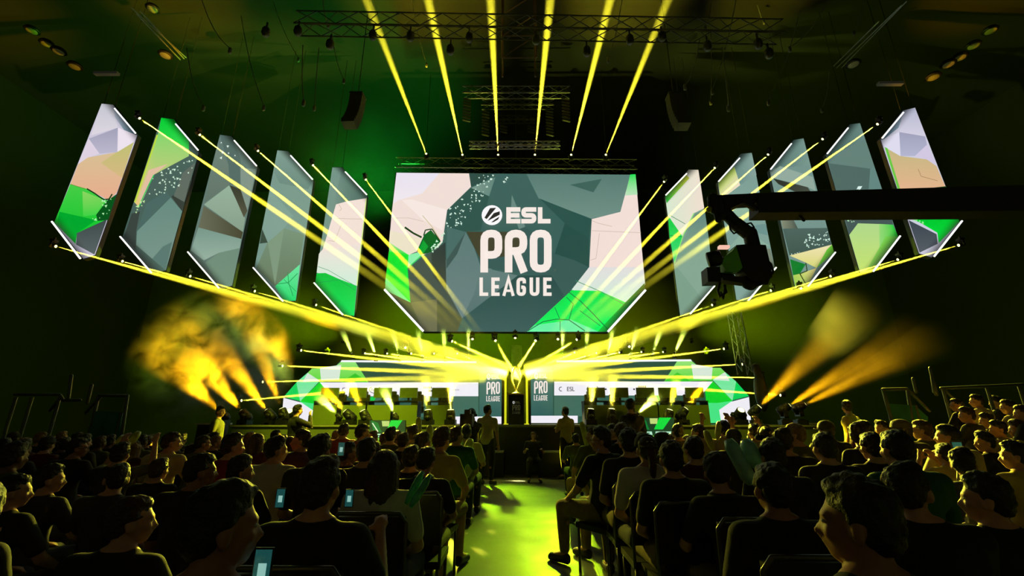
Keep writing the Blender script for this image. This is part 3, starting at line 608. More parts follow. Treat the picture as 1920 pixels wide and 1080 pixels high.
up_l = [(262, 222), (375, 253), (484, 283), (587, 310), (686, 337)]; up_r = [(1645, 233), (1542, 261), (1440, 290), (1340, 315), (1245, 341)]
lo_l = [(105, 462), (230, 490), (357, 518), (478, 546), (593, 572)]; lo_r = [(1797, 460), (1683, 487), (1557, 518), (1445, 545), (1335, 572)]
for s_, U, Lw in ((-1, up_l, lo_l), (1, up_r, lo_r)):
    for i in range(5):
        Y = WY[i] - .45
        k_ = 1. if s_ < 0 else .75
        beam(at(*U[i], Y), TROPHY + Vector((.25 * s_, 0, .1)), 'at the top of the %s hanging panel, %s' % (ORD[i], SIDE[s_]), G1, 1200000 * k_ if i < 4 else 900000, .95, .014, scale=.55, hz=HZF)
        beam(at(*Lw[i], Y), TROPHY + Vector((.3 * s_, -.2 - i * .05, .05)), 'at the foot of the %s hanging panel, %s' % (ORD[i], SIDE[s_]), G1, 330000 if i in (0, 1) else 240000, 1.15, .014, scale=.55)
NTH = ['first', 'second', 'third', 'fourth', 'fifth', 'sixth', 'seventh', 'eighth']
G2 = 'lamps along the top of the low LED walls'
rl = [(857.5, 663), (814, 663), (771, 663), (726, 663), (684.5, 662.5)]; rr = [(1077, 661), (1118, 662), (1161, 661), (1202.5, 660), (1243, 660)]
for s_, row in ((-1, rl), (1, rr)):
    for i, (x, y) in enumerate(row):
        beam(at(x, y, LY - .3), TROPHY + Vector((.35 * s_, -.3, -.02)), 'above the low LED wall, %s from the trophy, %s' % (NTH[i], SIDE[s_]), G2, 240000, 1.9, .014, scale=.45)
G3 = 'lamps on the slanted bars outside the low LED walls'
ol = [(565, 657), (530, 686), (493, 716), (453, 751)]; orr = [(1357, 654), (1391, 683), (1424, 708), (1463, 741)]
for s_, row in ((-1, ol), (1, orr)):
    for i, (x, y) in enumerate(row):
        beam(at(x, y, LY - 1.2), TROPHY + Vector((.4 * s_, -.2, -.05 - i * .03)), 'on the outer slanted bar, %s from the top, %s' % (NTH[i], SIDE[s_]), G3, 420000 if i < 2 else 330000, 1.2, .014, scale=.55, over=.97 if i < 2 else .93)
G4 = 'lamps hung under the big screen'
for i, (x, y) in enumerate([(848, 640), (929, 639), (1004, 639), (1081, 637)]):
    beam(at(x, y, 16.2), TROPHY + Vector((0, .1, .1 - .2 * (i % 2))), 'under the big screen, %s from the smoke side' % NTH[i], G4, 200000, 2.4, .02, scale=.6)
G5 = 'lamps on top of the big screen'
tops = [(799, 288), (867, 290), (934, 290), (1003, 290), (1071, 290), (1136, 290)]; ends = [(672, -40), (794, -40), (918, -40), (1036, -40), (1154, -40), (1268, -40)]
for i in range(6):
    beam(at(*tops[i], 17.5), at(*ends[i], 9.5), 'on top of the big screen, %s from the smoke side' % NTH[i], G5, 520000 if i not in (0, 5) else 330000, 1.3, .014, scale=.6, dest='rising from the big screen', hung=False, over=1.15)
# upward plumes between the lamps above the low walls and big floor heads with amber and lime light
def plume(pos, aim, what, group, power, ang, col, L, scale=1., hz=HZP, r0=.06, hung=False, cname='light_plume'):
    pos = Vector(pos); d = (Vector(aim) - pos).normalized()
    root, p, d = fixture(pos, aim, 'moving head ' + what, group, hung, scale)
    c = cone_obj(cname, pos + d * .02, d, L, R(ang), r0, hz); tag(c, 'soft plume from the head ' + what, 'light plume', 'soft plumes of lit haze')
    spot(root, pos + d * .015, d, R(ang), power, col, r0); return root
pl_l = [(879, 664), (835, 665), (792, 665), (748, 665), (704, 665), (660, 662)]; pl_r = [(1054.6, 663), (1098, 662), (1141, 661), (1183, 661), (1224, 660), (1266, 660)]
for s_, row in ((-1, pl_l), (1, pl_r)):
    for i, (x, y) in enumerate(row):
        plume(at(x, y, LY - .35), at(x + s_ * i * 4, y - 45, LY - .35), 'pointing up, %s from the trophy, %s' % (NTH[i], SIDE[s_]), 'upward lamps above the low LED walls', 6000, 9, LIM, 1.2, .45, r0=.03)
G6 = 'moving heads standing on the stage'
fl = [(647, 771, 600, 722, AMB, 30000, 9), (680, 770, 655, 715, AMB, 30000, 9), (802, 768, 797, 700, YEL, 26000, 10), (845, 768, 845, 700, YEL, 26000, 10), (739, 775, 722, 735, LIM, 9000, 14), (631, 776, 600, 745, LIM, 7000, 14),
      (1108, 766, 1112, 700, YEL, 26000, 10), (1147, 766, 1150, 700, YEL, 26000, 10), (1197, 774, 1230, 745, LIM, 9000, 14), (1256, 768, 1268, 715, YEL, 20000, 8), (1286, 766, 1318, 722, AMB, 26000, 7)]
nm = ['with amber light, third desk gap', 'with amber light beside the fourth desk', 'with yellow light, second nearest the trophy', 'with yellow light, nearest the trophy']
for i, (x, y, tx, ty, c, pw, an) in enumerate(fl):
    big = pw > 15000; sd = -1 if x < 968 else 1
    root = plume(at(x, y, 14.0 if big else 14.3), at(tx, ty, 14.0 if big else 14.4), 'standing on stage, %s from the trophy, %s' % (NTH[sorted([abs(q[0] - 968) for q in fl if (q[0] - 968) * sd > 0]).index(abs(x - 968))], SIDE[sd]), G6, pw, an, c, 1.25 if big else 1.1, 1.25 if big else .7, r0=.06 if big else .03)
# unlit or outward heads on the deck in front of the white LED ends
for x, y, what in ((542, 770, 'before the white corner of the low LED wall, smoke side'), (1390, 768, 'before the white corner of the low LED wall, crane side')):
    fixture(at(x, y, 14.1), at(x, y, 14.1) + Vector((.1, -1, .9)), 'unlit moving head ' + what, G6, False, 1.25)
# amber heads that light the smoke
sm_l = [(410, 771, 330, 690), (453, 770, 352, 650), (500, 769, 400, 640), (528, 766, 480, 640)]
for i, (x, y, tx, ty) in enumerate(sm_l):
    pos = at(x, y, 13.9); aim = at(tx, ty, 13.9); d = (aim - pos).normalized(); root, p, d = fixture(pos, aim, 'moving head throwing amber light into the smoke, %s from the stage end' % NTH[i], 'amber heads in the smoke', False, 1.15)
    spot(root, pos + d * .02, d, R((15, 13, 11, 9)[i]), (4500, 8000, 5000, 3500)[i], AMB, .05)
sr = [(1424, 762, 1560, 630, 9000, 10), (1480, 760, 1700, 622, 12000, 8), (1509, 758, 1770, 632, 10000, 7)]
HZR = haze_mat('drifting haze', .16, fade=True, nz=.6, scale=.8)
for i, (x, y, tx, ty, pw, an) in enumerate(sr):
    plume(at(x, y, 13.9), at(tx, ty, 13.2), 'tilted outward at the crane end, %s from the LED wall' % NTH[i], 'outward amber heads', pw, an, AMB, 5.2, 1.15, HZR, .07, False, 'light_plume')
def puff(px, py, Y, rx, ry, rz, m, label):
    p = at(px, py, Y); mb = MB(); mb.ell((0, 0, 0), (rx, ry, rz), n=20, m=12); o = mb.build('smoke', m); o.location = p; return tag(o, label, 'smoke', kind='stuff')
puff(392, 668, 14.0, 2.9, .85, 2.5, haze_mat('thick smoke', 1.5, nz=1., scale=1.5, soft=True, lo=.42, hi=.66), 'billowing amber smoke cloud above the smoke side stage end')
puff(498, 712, 14.1, .95, .55, 1.3, haze_mat('smoke wisp', .9, nz=.8, scale=1.8, soft=True, lo=.36, hi=.66), 'smaller amber smoke puff beside the low LED wall')
HG = haze_mat('hanging haze', .045, nz=.5, scale=.35, soft=True)
for px_, py_, Y_, rr_, lp, la_, an_, pw_, c_, lab_ in ((675, 290, 19.2, (4.6, 1.5, 4.2), (742, 430, 18.8), (640, 230, 19.2), 60, 7000, (.02, 1, .06), 'green tinted haze above the smoke side of the big screen'),
        (470, 590, 18.4, (4.6, 1.0, 2.6), (640, 640, 18.3), (440, 570, 18.4), 70, 4000, (.55, 1, .0), 'olive tinted haze under the smoke side panels'), (1480, 590, 18.4, (4.6, 1.0, 2.6), (1300, 640, 18.3), (1500, 570, 18.4), 70, 3500, (.6, 1, .0), 'olive tinted haze under the crane side panels')):
    p_ = at(px_, py_, Y_); mb_ = MB(); mb_.ell((0, 0, 0), rr_, n=20, m=12); o_ = mb_.build('haze', HG); o_.location = p_; tag(o_, lab_, 'haze', kind='stuff')
    q_ = at(*lp); root_, p2_, d_ = fixture(q_, at(*la_), 'added hidden lamp for the ' + lab_, 'lamps added behind the panels', True, .4, 'added_haze_lamp'); spot(root_, q_ + d_ * .02, d_, R(an_), pw_, c_, .1, .6)  # lamps added out of sight to make the haze glow
# ------------------------------------------------------------------ wash lights for floor and crowd, plus lamps added for wall, trophy and skirt
def wash(pos, aim, ang, power, col, label, r=.15):
    pos = Vector(pos); aim = Vector(aim); root, p, d = fixture(pos, aim, label, 'wash lights on the rig', True, .55, 'wash_light'); spot(root, pos + d * .03, d, R(ang), power, col, r); return root
wash((-6.4, 18.8, 8.4), (-3.8, 30, 9), 34, 6000, (.1, 1, .01), 'added wash light behind the smoke side panels greening the back wall, upper')  # wall washes added so the lit wall stands in for glowing haze
wash((-8.0, 18.8, 4.2), (-6.0, 30, 5.5), 36, 13000, (.8, 1, .0), 'added wash light behind the smoke side panels aimed at the back wall, lower')
wash((8.0, 18.8, 4.2), (6.0, 30, 5.5), 36, 10000, (.85, 1, .0), 'added wash light behind the crane side panels aimed at the back wall, lower')
wash((4.6, 19.0, 4.8), (4.0, 30, 5.5), 34, 2600, (.4, 1, .0), 'added wash light behind the big screen, crane side')
wash((-4.6, 19.0, 4.8), (-4.0, 30, 6.5), 34, 4500, (.2, 1, .0), 'added wash light behind the big screen, smoke side')
wash(at(886, 636, 16.3), (.0, 9.8, 0), 10, 9000, (.5, 1, .01), 'wash light under the big screen aimed down the aisle, smoke side')
wash(at(1046, 636, 16.3), (.05, 5.6, 0), 9, 5000, (.6, 1, .01), 'wash light under the big screen aimed down the aisle, crane side')
wash(at(966, 634, 16.3), (ax, TY, zp + .35), 3.4, 30000, (1, .95, .5), 'small added pin spot under the middle of the big screen aimed at the trophy')  # lamp added to brighten the trophy
wash(at(760, 652, 16.0), (-2.6, 9.0, 1.2), 15, 18000, (1, .9, .06), 'wash light over the low LED wall turned on the audience, smoke side')
wash(at(1180, 650, 16.0), (4.2, 8.8, 1.2), 16, 30000, (1, .9, .06), 'wash light over the low LED wall turned on the audience, crane side')
wash(at(1502, 541, 15.2), (8.2, 8.5, 1.6), 20, 16000, (1, .85, .05), 'wash light turned on the raised stand, crane side')
wash((-3.2, 6.0, 12.2), (-4.9, 13.5, .6), 15, 16000, (.85, 1, .04), 'added unseen wash light high over the audience turned on the stage skirt, smoke side')  # skirt washes are added lamps, placed above the view
wash((3.4, 6.0, 12.2), (6.0, 13.5, .6), 13, 4000, (.85, 1, .04), 'added unseen wash light high over the audience turned on the stage skirt, crane side')
# ------------------------------------------------------------------ rig: trusses, speaker hangs, cables
def trussobj(a, b, w, label, name='truss', m=DARKST, r=.022, extra=None):
    a = Vector(a); b = Vector(b); root = MB().truss(a, b, w, r).build(name, m); return tag(root, label, 'truss', 'lighting trusses in the roof')
trussobj(at(560, 44, 9.5), at(1462, 60, 9.5), .42, 'long horizontal lighting truss high across the roof')
trussobj(at(744, 310, 17.9), at(1192, 314, 17.9), .5, 'lighting truss directly on top of the big screen', m=STEEL)
LAMPB = mat('hanging lamp body', (70, 70, 60), .4, .5)
for i, (x, y) in enumerate([(500, 52), (560, 50), (620, 75), (700, 58), (770, 60), (845, 85), (880, 62), (1005, 66), (1100, 88), (1180, 66), (1240, 60), (1325, 78), (1420, 74), (1440, 92)]):
    p = at(x, y, 9.5); m_ = MB(); m_.lathe([(.06, .0), (.1, -.06), (.11, -.2), (.07, -.28)], 10); m_.cbox((0, 0, .08), (.04, .04, .2)); o = m_.build('par_can', LAMPB, None, True); o.location = (p.x, 9.5, p.z); tag(o, 'unlit can lamp under the long roof truss, %s along from the smoke side' % (['first', 'second', 'third', 'fourth', 'fifth', 'sixth', 'seventh', 'eighth', 'ninth', 'tenth', 'eleventh', 'twelfth', 'thirteenth', 'last'][i]), 'lamp', 'unlit can lamps on the roof truss')
# nested arches
AY = 16.5
for k, (x0, x1, y0, yb, w, nmz) in enumerate([(868, 1068, 173, 270, .36, 'outer'), (903, 1038, 196, 262, .3, 'middle'), (936, 1004, 224, 255, .26, 'inner')]):
    Y = AY + k * 1.0; p, q = at(x0, y0, Y), at(x1, y0, Y); m_ = MB().truss(p, q, w, .025); o = tag(m_.build('truss', STEEL if k < 2 else DARKST), '%s of the nested short trusses hung above the big screen' % nmz, 'truss', 'nested trusses above the big screen')
    for s_, pt, xx in ((-1, p, x0), (1, q, x1)):
        m_ = MB(); c = at(xx + 8 * -s_, y0 + 12, Y); bz = at(xx, yb if k else 232, Y).z; n = int((c.z - bz) / .16)
        for j in range(n):
            zc = c.z - .16 * j; m_.cap((c.x - .14, Y, zc), (c.x + .14, Y + .02, zc - .07), .045, n=8, m=2)
        if n > 0: tag(m_.build('cable_coil', DARKST, None, True), 'looped cable bundle hanging at the %s side of the %s nested truss' % ('crane' if s_ > 0 else 'smoke', nmz), 'cable', 'cable loops above the big screen')
p, q = at(880, 272, 16), at(1050, 272, 16); tag(MB().truss(p, q, .22, .025).build('truss', STEEL), 'short pale truss ring low above the big screen', 'truss', 'nested trusses above the big screen')
# central mast in the roof
RUST = mat('reddish mast steel', (110, 84, 76), .5, .5)
m_ = MB()
c0 = at(942, -30, 11); c1 = at(1003, -30, 11); zlo = at(970, 108, 11).z; zhi = 18.1
for xx in (c0.x, c1.x):
    for yy in (11, 11.8): m_.rod((xx, yy, zlo), (xx, yy, zhi), .03, n=6)
for j in range(7):
    z0 = zlo + (zhi - zlo) * j / 7; z1 = zlo + (zhi - zlo) * (j + 1) / 7; m_.rod((c0.x, 11, z0), (c1.x, 11, z1), .02, n=5); m_.rod((c0.x, 11, z0), (c1.x, 11, z0), .02, n=5)
tag(m_.build('mast', RUST), 'reddish steel lattice mast hanging from the roof above centre stage', 'mast')
# speaker line arrays
for x, y0, y1, sdn in ((671, 182, 252, 'smoke'), (1263, 182, 255, 'crane')):
    root = empty('line_array', at(x, y0, 12.5), 0, 'curved hanging line array of black speaker boxes, %s side of the roof' % sdn, 'speaker', 'hanging speaker arrays')
    p = at(x, y0, 12.5); q = at(x, y1, 12.5); n = 8; hh = (p.z - q.z) / n
    for j in range(n):
        m_ = MB(); m_.cbox((0, -.02 * j * j * .2, -hh * (j + .5)), (.42, .36, hh * .94), Matrix.Rotation(-.02 * j, 4, 'X')); m_.build('speaker_cabinet', mat('speaker olive grille', (56, 58, 40), .6), root)
    m_ = MB(); m_.rod((0, 0, 0), (0, 0, 18.1 - p.z), .015, n=5); m_.cbox((0, 0, .04), (.44, .4, .06)); m_.build('flying_frame', DARKST, root)
# slack cables and chains in the roof
CAB = mat('pale cable', (120, 120, 104), .5, .4)
cabs = [(375, -10, 432, 92), (452, 30, 495, 200), (505, -20, 560, 110), (605, -10, 616, 45), (622, 62, 645, 150), (568, 85, 570, 190), (598, 90, 590, 200), (770, -10, 800, 120), (1168, -10, 1140, 110), (1335, -10, 1322, 50), (1312, 75, 1284, 160), (1382, -10, 1335, 170), (1420, 10, 1432, 40), (1555, -5, 1480, 90), (1333, 60, 1332, 190), (1360, 140, 1365, 200), (1500, 20, 1440, 190), (1555, 130, 1540, 205), (350, 90, 382, 200), (1620, -5, 1600, 60)]
for i, (x0, y0, x1, y1) in enumerate(cabs):
    Y = 10 + (i * 37 % 5); a, b = at(x0, y0, Y), at(x1, y1, Y + .5); m_ = MB(); pts = [a.lerp(b, t / 6) + Vector((0, 0, -.25 * math.sin(math.pi * t / 6))) for t in range(7)]
    m_.tube(pts, .014, 5)
    for t_ in (b, ): m_.cap(t_, t_ + Vector((0, 0, -.12)), .05, n=8, m=3)
    sdn = 'smoke' if x0 < 968 else 'crane'
    tag(m_.build('hanging_cable', CAB, None, True), 'thin pale hoist cable in the dark roof, %s side' % sdn, 'cable', 'hoist cables in the roof, %s side' % sdn)
# long slanted rail bundles and house lamps
for sdn, ls, Y in (('smoke', [((246, 14), (349, 108)), ((262, 20), (345, 110)), ((256, 26), (338, 112))], 9), ('crane', [((1648, 40), (1563, 124)), ((1690, 10), (1569, 127)), ((1700, 2), (1578, 127))], 9)):
    root = empty('rail_bundle', at(*ls[0][0], Y), 0, 'three slanted thin metal rails in the dark roof, %s side' % sdn, 'rail', 'slanted rails in the roof')
    for a, b in ls:
        m_ = MB(); m_.rod(at(*a, Y + 1.5), at(*b, Y + 5), .02, n=6); pchild(m_, 'rail', mat('pale rail', (190, 190, 176), .35, .6), root)
HL = mat('house lamp painted sheen', (120, 120, 60), .5, emit=.10, var=0); HB = mat('house tube painted sheen', (110, 110, 96), .5, emit=.05, var=0)  # house lamps are off; their faint reflection is put in as emission
for i, (x, y, b) in enumerate([(110, 96, 1), (60, 57, .4), (88, 82, .4), (140, 124, .5), (286, 16, 2), (310, 103, 2), (1600, 120, 2), (1778, 120, 1.4), (1800, 107, 1), (1750, 144, .6), (1825, 85, .8), (1857, 57, .5)]):
    p = at(x, y, 13); m_ = MB(); m_.lathe([(.05, .16), (.2, .08), (.24, 0), (.2, -.03)], 14); root = empty('house_lamp', (p.x, 13, p.z), 0, 'faint round house lamp in the roof, %s side, %s' % ('smoke' if x < 968 else 'crane', ['bright of four in a slanted line', 'topmost of a slanted line', 'second of a slanted line', 'lowest of a slanted line', 'beside the upper rail ends', 'beside the lower rail ends', 'beside the lower rail ends', 'yellowish one of the slanted line', 'small bright one of the slanted line', 'lowest of the slanted line', 'fourth up the slanted line', 'topmost of the slanted line'][i]), 'ceiling lamp', 'round house lamps')
    child('shade', m_.mesh('shade', BLACK, True), root); m_ = MB(); m_.lathe([(.17, -.028), (.16, -.05), (.01, -.06)], 14); child('bulb', m_.mesh('bulb', mat('house lamp painted sheen %.1f' % b, (120, 120, 70), .5, emit=.045 * b, var=0), True), root)
for x, y, sdn in ((200, 138, 'smoke'), (1669, 157, 'crane')):
    p = at(x, y, 13); m_ = MB(); m_.cbox((0, 0, 0), (.86, .14, .1)); o = m_.build('tube_lamp', HB); o.location = p; tag(o, 'short faint tube lamp in the dark roof, %s side' % sdn, 'ceiling lamp', 'tube house lamps')
# suspended pixels strip on the crane side: vertical truss behind the crane
m_ = MB().truss(at(1377, 588, 15), at(1397, 700, 14.6), .32, .02); tag(m_.build('truss', STEEL), 'short leaning truss tower below the camera crane', 'truss')
# big black fixture cluster beside the crane side slanted bar
p = at(1427, 735, 14.6); m_ = MB(); m_.ell((0, 0, 0), (.2, .2, .62)); m_.cap((0, 0, .5), (-.05, 0, .8), .12); o = m_.build('covered_speaker', BLACK, None, True); o.location = (p.x, 14.6, p.z); tag(o, 'dark bulky hanging speaker beside the low LED wall, crane side', 'speaker')
# ------------------------------------------------------------------ player desks, chairs and monitors on the stage
FRO = mat('frosted olive panel', (104, 120, 40), .6, 0, .15, 1.5); CH = mat('gaming chair leather', (44, 50, 26), .6)
dk = {-1: [(629, 638, 606), (666, 690, 660), (721, 744, 708), (768, 792, 758), (820, 842, 820)], 1: [(1099, 1120, 1120), (1144, 1169, 1165), (1195, 1217, 1215), (1240, 1265, 1258), (1286, 1310, 1310)]}
_c = MB(); _c.cap((0, 0, .55), (0, .03, 1.12), .2, .17, 10, 3); ME_GB = None
def gaming_chair():
    root = empty('gaming_chair')
    m_ = MB(); m_.cbox((0, 0, .86), (.46, .1, .66)); m_.cbox((0, .02, 1.22), (.3, .1, .2)); o = m_.build('backrest', CH, root)
    bv = o.modifiers.new('b', 'BEVEL'); bv.width = .04; bv.segments = 3
    m_ = MB(); m_.cbox((0, .27, .48), (.5, .5, .1)); o = m_.build('seat', CH, root)
    for s_ in (-1, 1): m_ = MB(); m_.cbox((s_ * .28, .22, .68), (.07, .3, .04)); m_.cbox((s_ * .28, .22, .57), (.04, .05, .2)); m_.build('armrest', BLACK, root)
    m_ = MB(); m_.rod((0, .25, .08), (0, .25, .45), .03)
    for k in range(5): q = k * 1.2566; m_.rod((0, .25, .1), (.28 * math.cos(q), .25 + .28 * math.sin(q), .04), .02, n=6)
    m_.build('star_base', BLACK, root); return root
gc = gaming_chair(); first = True
for s_ in (-1, 1):
    for i, (x0, x1, xd) in enumerate(dk[s_]):
        k = i if s_ > 0 else 4 - i; xc = (x0 + x1) / 2; p = at(xc, 797, 15.9)
        g = gc if first else copy_tree(gc); first = False
        g.location = (p.x, 15.9, SZ); g.rotation_euler = (0, 0, math.pi); g.scale = (.92, .92, .84)
        tag(g, 'olive gaming chair behind the player desks, %s from the trophy, %s' % (NTH[k], SIDE[s_]), 'chair', 'gaming chairs behind the player desks')
        c = at(xd, 797, 14.7); w = .78; root = empty('player_desk', (c.x, 14.7, SZ), 0, 'player desk with frosted olive front panel, %s from the trophy, %s' % (NTH[k], SIDE[s_]), 'desk', 'player desks on the stage')
        m_ = MB(); m_.cbox((0, 0, .3), (w * .98, .03, .6)); child('front_panel', m_.mesh('front_panel', FRO), root)
        m_ = MB(); m_.cbox((0, .3, .72), (w, .65, .03)); child('desk_top', m_.mesh('desk_top', BLACK), root)
        for q in (-1, 1): m_ = MB(); m_.cbox((q * w * .47, .3, .35), (.04, .6, .7)); child('side_panel', m_.mesh('side_panel', BLACK), root)
        root2 = empty('monitor', (c.x + .04, 14.85, SZ + .735), 0, 'computer monitor seen from behind on the %s desk from the trophy, %s' % (NTH[k], SIDE[s_]), 'monitor', 'monitors on the player desks')
        m_ = MB(); m_.cbox((0, 0, .26), (.58, .05, .32)); child('case', m_.mesh('case', mat('monitor back', (90, 104, 40), .4)), root2); m_ = MB(); m_.cbox((0, .03, .06), (.06, .04, .12)); m_.cbox((0, .03, .008), (.22, .18, .016)); child('stand', m_.mesh('stand', BLACK), root2)
# floor level green screens before the stage
def art_floor(s):
    s.poly((20, 60, 34), [(0, 0), (100, 0), (100, 60), (0, 60)]); s.poly((0, 214, 60), [(60, 0), (92, 0), (70, 34), (46, 34)]); s.poly((0, 120, 50), [(4, 0), (24, 8), (34, 36), (10, 30)]); s.poly((190, 214, 120), [(34, 2), (56, 2), (54, 18), (36, 18)])
    s.poly((176, 226, 200), [(2, 40), (40, 40), (42, 50), (2, 50)]); s.poly((176, 226, 200), [(50, 40), (92, 40), (90, 50), (50, 50)]); s.line((220, 240, 200), [(8, 8), (24, 34)], 3); s.line((40, 90, 60), [(6, 45), (34, 45)], 3); s.line((40, 90, 60), [(56, 45), (86, 45)], 3); s.poly((120, 200, 70), [(0, 52), (100, 52), (100, 60), (0, 60)])
for x0, x1, y0, y1, sdn in ((693, 760, 788, 826, 'smoke'), (1194, 1264, 783, 822, 'crane')):
    hung_screen('floor_monitor', 12.8, lambda x, y, x0=x0, x1=x1, y0=y0, y1=y1: (x0 + (x1 - x0) * x / 100, y0 + (y1 - y0) * y / 60), [(0, 0), (100, 0), (100, 60), (0, 60)], art_floor, [], 'green lit display low before the stage on the %s side' % sdn, 'display', 'green displays before the stage', depth=.08)
    p = at((x0 + x1) / 2, y1, 12.8); r_ = [o for o in COL.objects if o.name.startswith('floor_monitor') and o.type == 'EMPTY'][-1]
    m_ = MB(); m_.box((-.06, .03, .01 - r_.location.z), (.06, .1, .05)); m_.box((-.3, -.2, .01 - r_.location.z), (.3, .25, .04 - r_.location.z)); child('stand', m_.mesh('stand', BLACK), r_)
# low tables in front of the stage with pale edges
for x0, x1, sdn in ((868, 944, 'smoke'), (1016, 1056, 'crane')):
    p, q = at(x0, 846, 12.9), at(x1, 846, 12.9); root = empty('low_table', ((p.x + q.x) / 2, 12.9, 0), 0, 'low black case with pale top edge before the stage, %s side of the aisle' % sdn, 'table', 'black cases before the stage'); w = q.x - p.x
    m_ = MB(); m_.box((-w / 2, 0, .01), (w / 2, .45, p.z - .04)); child('body', m_.mesh('body', BLACK), root); m_ = MB(); m_.box((-w / 2, -.01, p.z - .04), (w / 2, .46, p.z)); child('pale_lid', m_.mesh('pale_lid', mat('pale lid', (200, 200, 180), .5)), root)
# ------------------------------------------------------------------ camera crane
JY = 5.2
jp = lambda x, y, dy=0: at(x, y, JY + dy)
root = empty('camera_crane', jp(1420, 385), 0, 'black camera crane arm reaching in across the panels with a broadcast camera', 'camera crane')
J = lambda mb, name, m=BLACK, smooth=True: pchild(mb, name, m, root, smooth)
JB = mat('crane black', (9, 9, 9), .5)
m_ = MB()
def slab(pts, y0, y1, mb):
    n = len(pts); vs = [Vector((at(x, y, JY).x, y0, at(x, y, JY).z)) for x, y in pts]; vs += [Vector((v.x, y1, v.z)) for v in vs]
    mb.add(vs, [tuple(range(n))[::-1], tuple(range(n, 2 * n))] + [(i, (i + 1) % n, n + (i + 1) % n, n + i) for i in range(n)])
slab([(1413, 372), (1440, 369), (1920, 355), (2300, 345), (2300, 408), (1920, 403), (1413, 406)], JY - .12, JY + .12, m_); J(m_, 'boom', JB, False)
m_ = MB(); pA, pB = jp(1350, 367), jp(1640, 360); m_.tube([pA, jp(1420, 364), pB, jp(1900, 352)], .012); m_.tube([jp(1500, 405), jp(1507, 413)], .02)
J(m_, 'tension_cable', JB)
m_ = MB(); slab([(1345, 372), (1372, 370), (1420, 366), (1420, 384), (1385, 386), (1368, 394), (1352, 396)], JY - .07, JY + .07, m_); slab([(1388, 379), (1420, 398), (1415, 402), (1385, 385)], JY - .1, JY - .07, m_); J(m_, 'boom_nose', JB, False)
m_ = MB(); m_.tube([jp(1391, 381), jp(1415, 396)], .014); J(m_, 'gold_strut', mat('gold strut', (200, 160, 70), .4, .4))
m_ = MB()
for a, b, r in (((1336, 372), (1340, 392), .07), ((1346, 378), (1352, 402), .085), ((1343, 398), (1347, 412), .04), ((1331, 378), (1332, 390), .03)): m_.cap(jp(*a), jp(*b), r, n=12)
J(m_, 'tilt_motor', JB); m_ = MB(); m_.cap(jp(1330, 393), jp(1338, 390), .04, n=10); J(m_, 'yellow_tag', mat('yellow tag', (160, 160, 30), .5))
m_ = MB(); m_.cap(jp(1356, 395), jp(1380, 420), .075, n=14); m_.cap(jp(1380, 420), jp(1406, 440), .085, n=14); m_.cap(jp(1406, 437), jp(1412, 462), .085, n=14); m_.cap(jp(1411, 460), jp(1418, 500), .08, .1, n=14); J(m_, 'head_arm', JB)
m_ = MB(); m_.tube([jp(1366, 412), jp(1369, 430), jp(1376, 438), jp(1384, 434)], .01); m_.tube([jp(1398, 420), jp(1408, 418), jp(1414, 426), jp(1414, 440)], .01)
for q in range(4): m_.tube([jp(1415 + q * 2, 455 + q * 6), jp(1426 + q * 3, 475 + q * 3), jp(1440 + q * 2, 495), jp(1450, 507 + q), jp(1444, 520)], .012)
m_.tube([jp(1440, 515), jp(1436, 530), jp(1425, 528)], .03); m_.tube([jp(1350, 530), jp(1346, 545), jp(1350, 556), jp(1362, 548), jp(1358, 535)], .015); m_.tube([jp(1360, 535), jp(1356, 560), jp(1352, 548)], .012)
J(m_, 'cables', JB)
m_ = MB(); m_.rod(jp(1396, 400, -.14), jp(1400, 452, -.14), .0) if False else None
m_ = MB(); slab([(1374, 465), (1401, 463), (1428, 465), (1436, 500), (1440, 524), (1425, 534), (1400, 530), (1388, 516), (1382, 490)], JY - .1, JY + .12, m_); J(m_, 'camera_body', mat('camera body', (16, 9, 8), .5), False)
m_ = MB(); slab([(1352, 486), (1366, 476), (1374, 466), (1386, 506), (1378, 514), (1356, 514), (1348, 500)], JY - .09, JY + .1, m_); J(m_, 'side_panel', mat('painted green glow panel', (110, 205, 70), .35), False)  # lit green look put into the base colour
m_ = MB(); m_.lathe([(.085, -.06), (.1, -.05), (.1, .09), (.08, .1)], 20, Matrix.Translation(jp(1336, 486)) @ Matrix.Rotation(R(80), 4, 'Y') @ Matrix.Rotation(R(20), 4, 'X')); m_.cap(jp(1344, 486), jp(1362, 492), .055); J(m_, 'lens', JB)
m_ = MB(); slab([(1318, 507), (1342, 506), (1344, 533), (1320, 534)], JY - .12, JY + .06, m_); m_.cap(jp(1344, 516), jp(1372, 520), .04); J(m_, 'monitor', JB, False)
m_ = MB(); slab([(1350, 520), (1400, 522), (1436, 526), (1434, 532), (1412, 540), (1396, 534), (1352, 528)], JY - .06, JY + .06, m_); m_.cap(jp(1402, 532), jp(1408, 534), .07); J(m_, 'bracket', JB, False)
m_ = MB(); slab([(1344, 464), (1363, 464), (1363, 469), (1344, 469)], JY - .08, JY - .02, m_); J(m_, 'tally_screen', mat('tally', (255, 200, 180), .4, emit=.9, var=0), False)
m_ = MB(); pz = at(2250, 380, JY); m_.rod((pz.x, JY, 0.01), (pz.x, JY, pz.z), .09); m_.cbox((pz.x, JY, .05), (1.2, 1.2, .1)); J(m_, 'pedestal', JB, False)
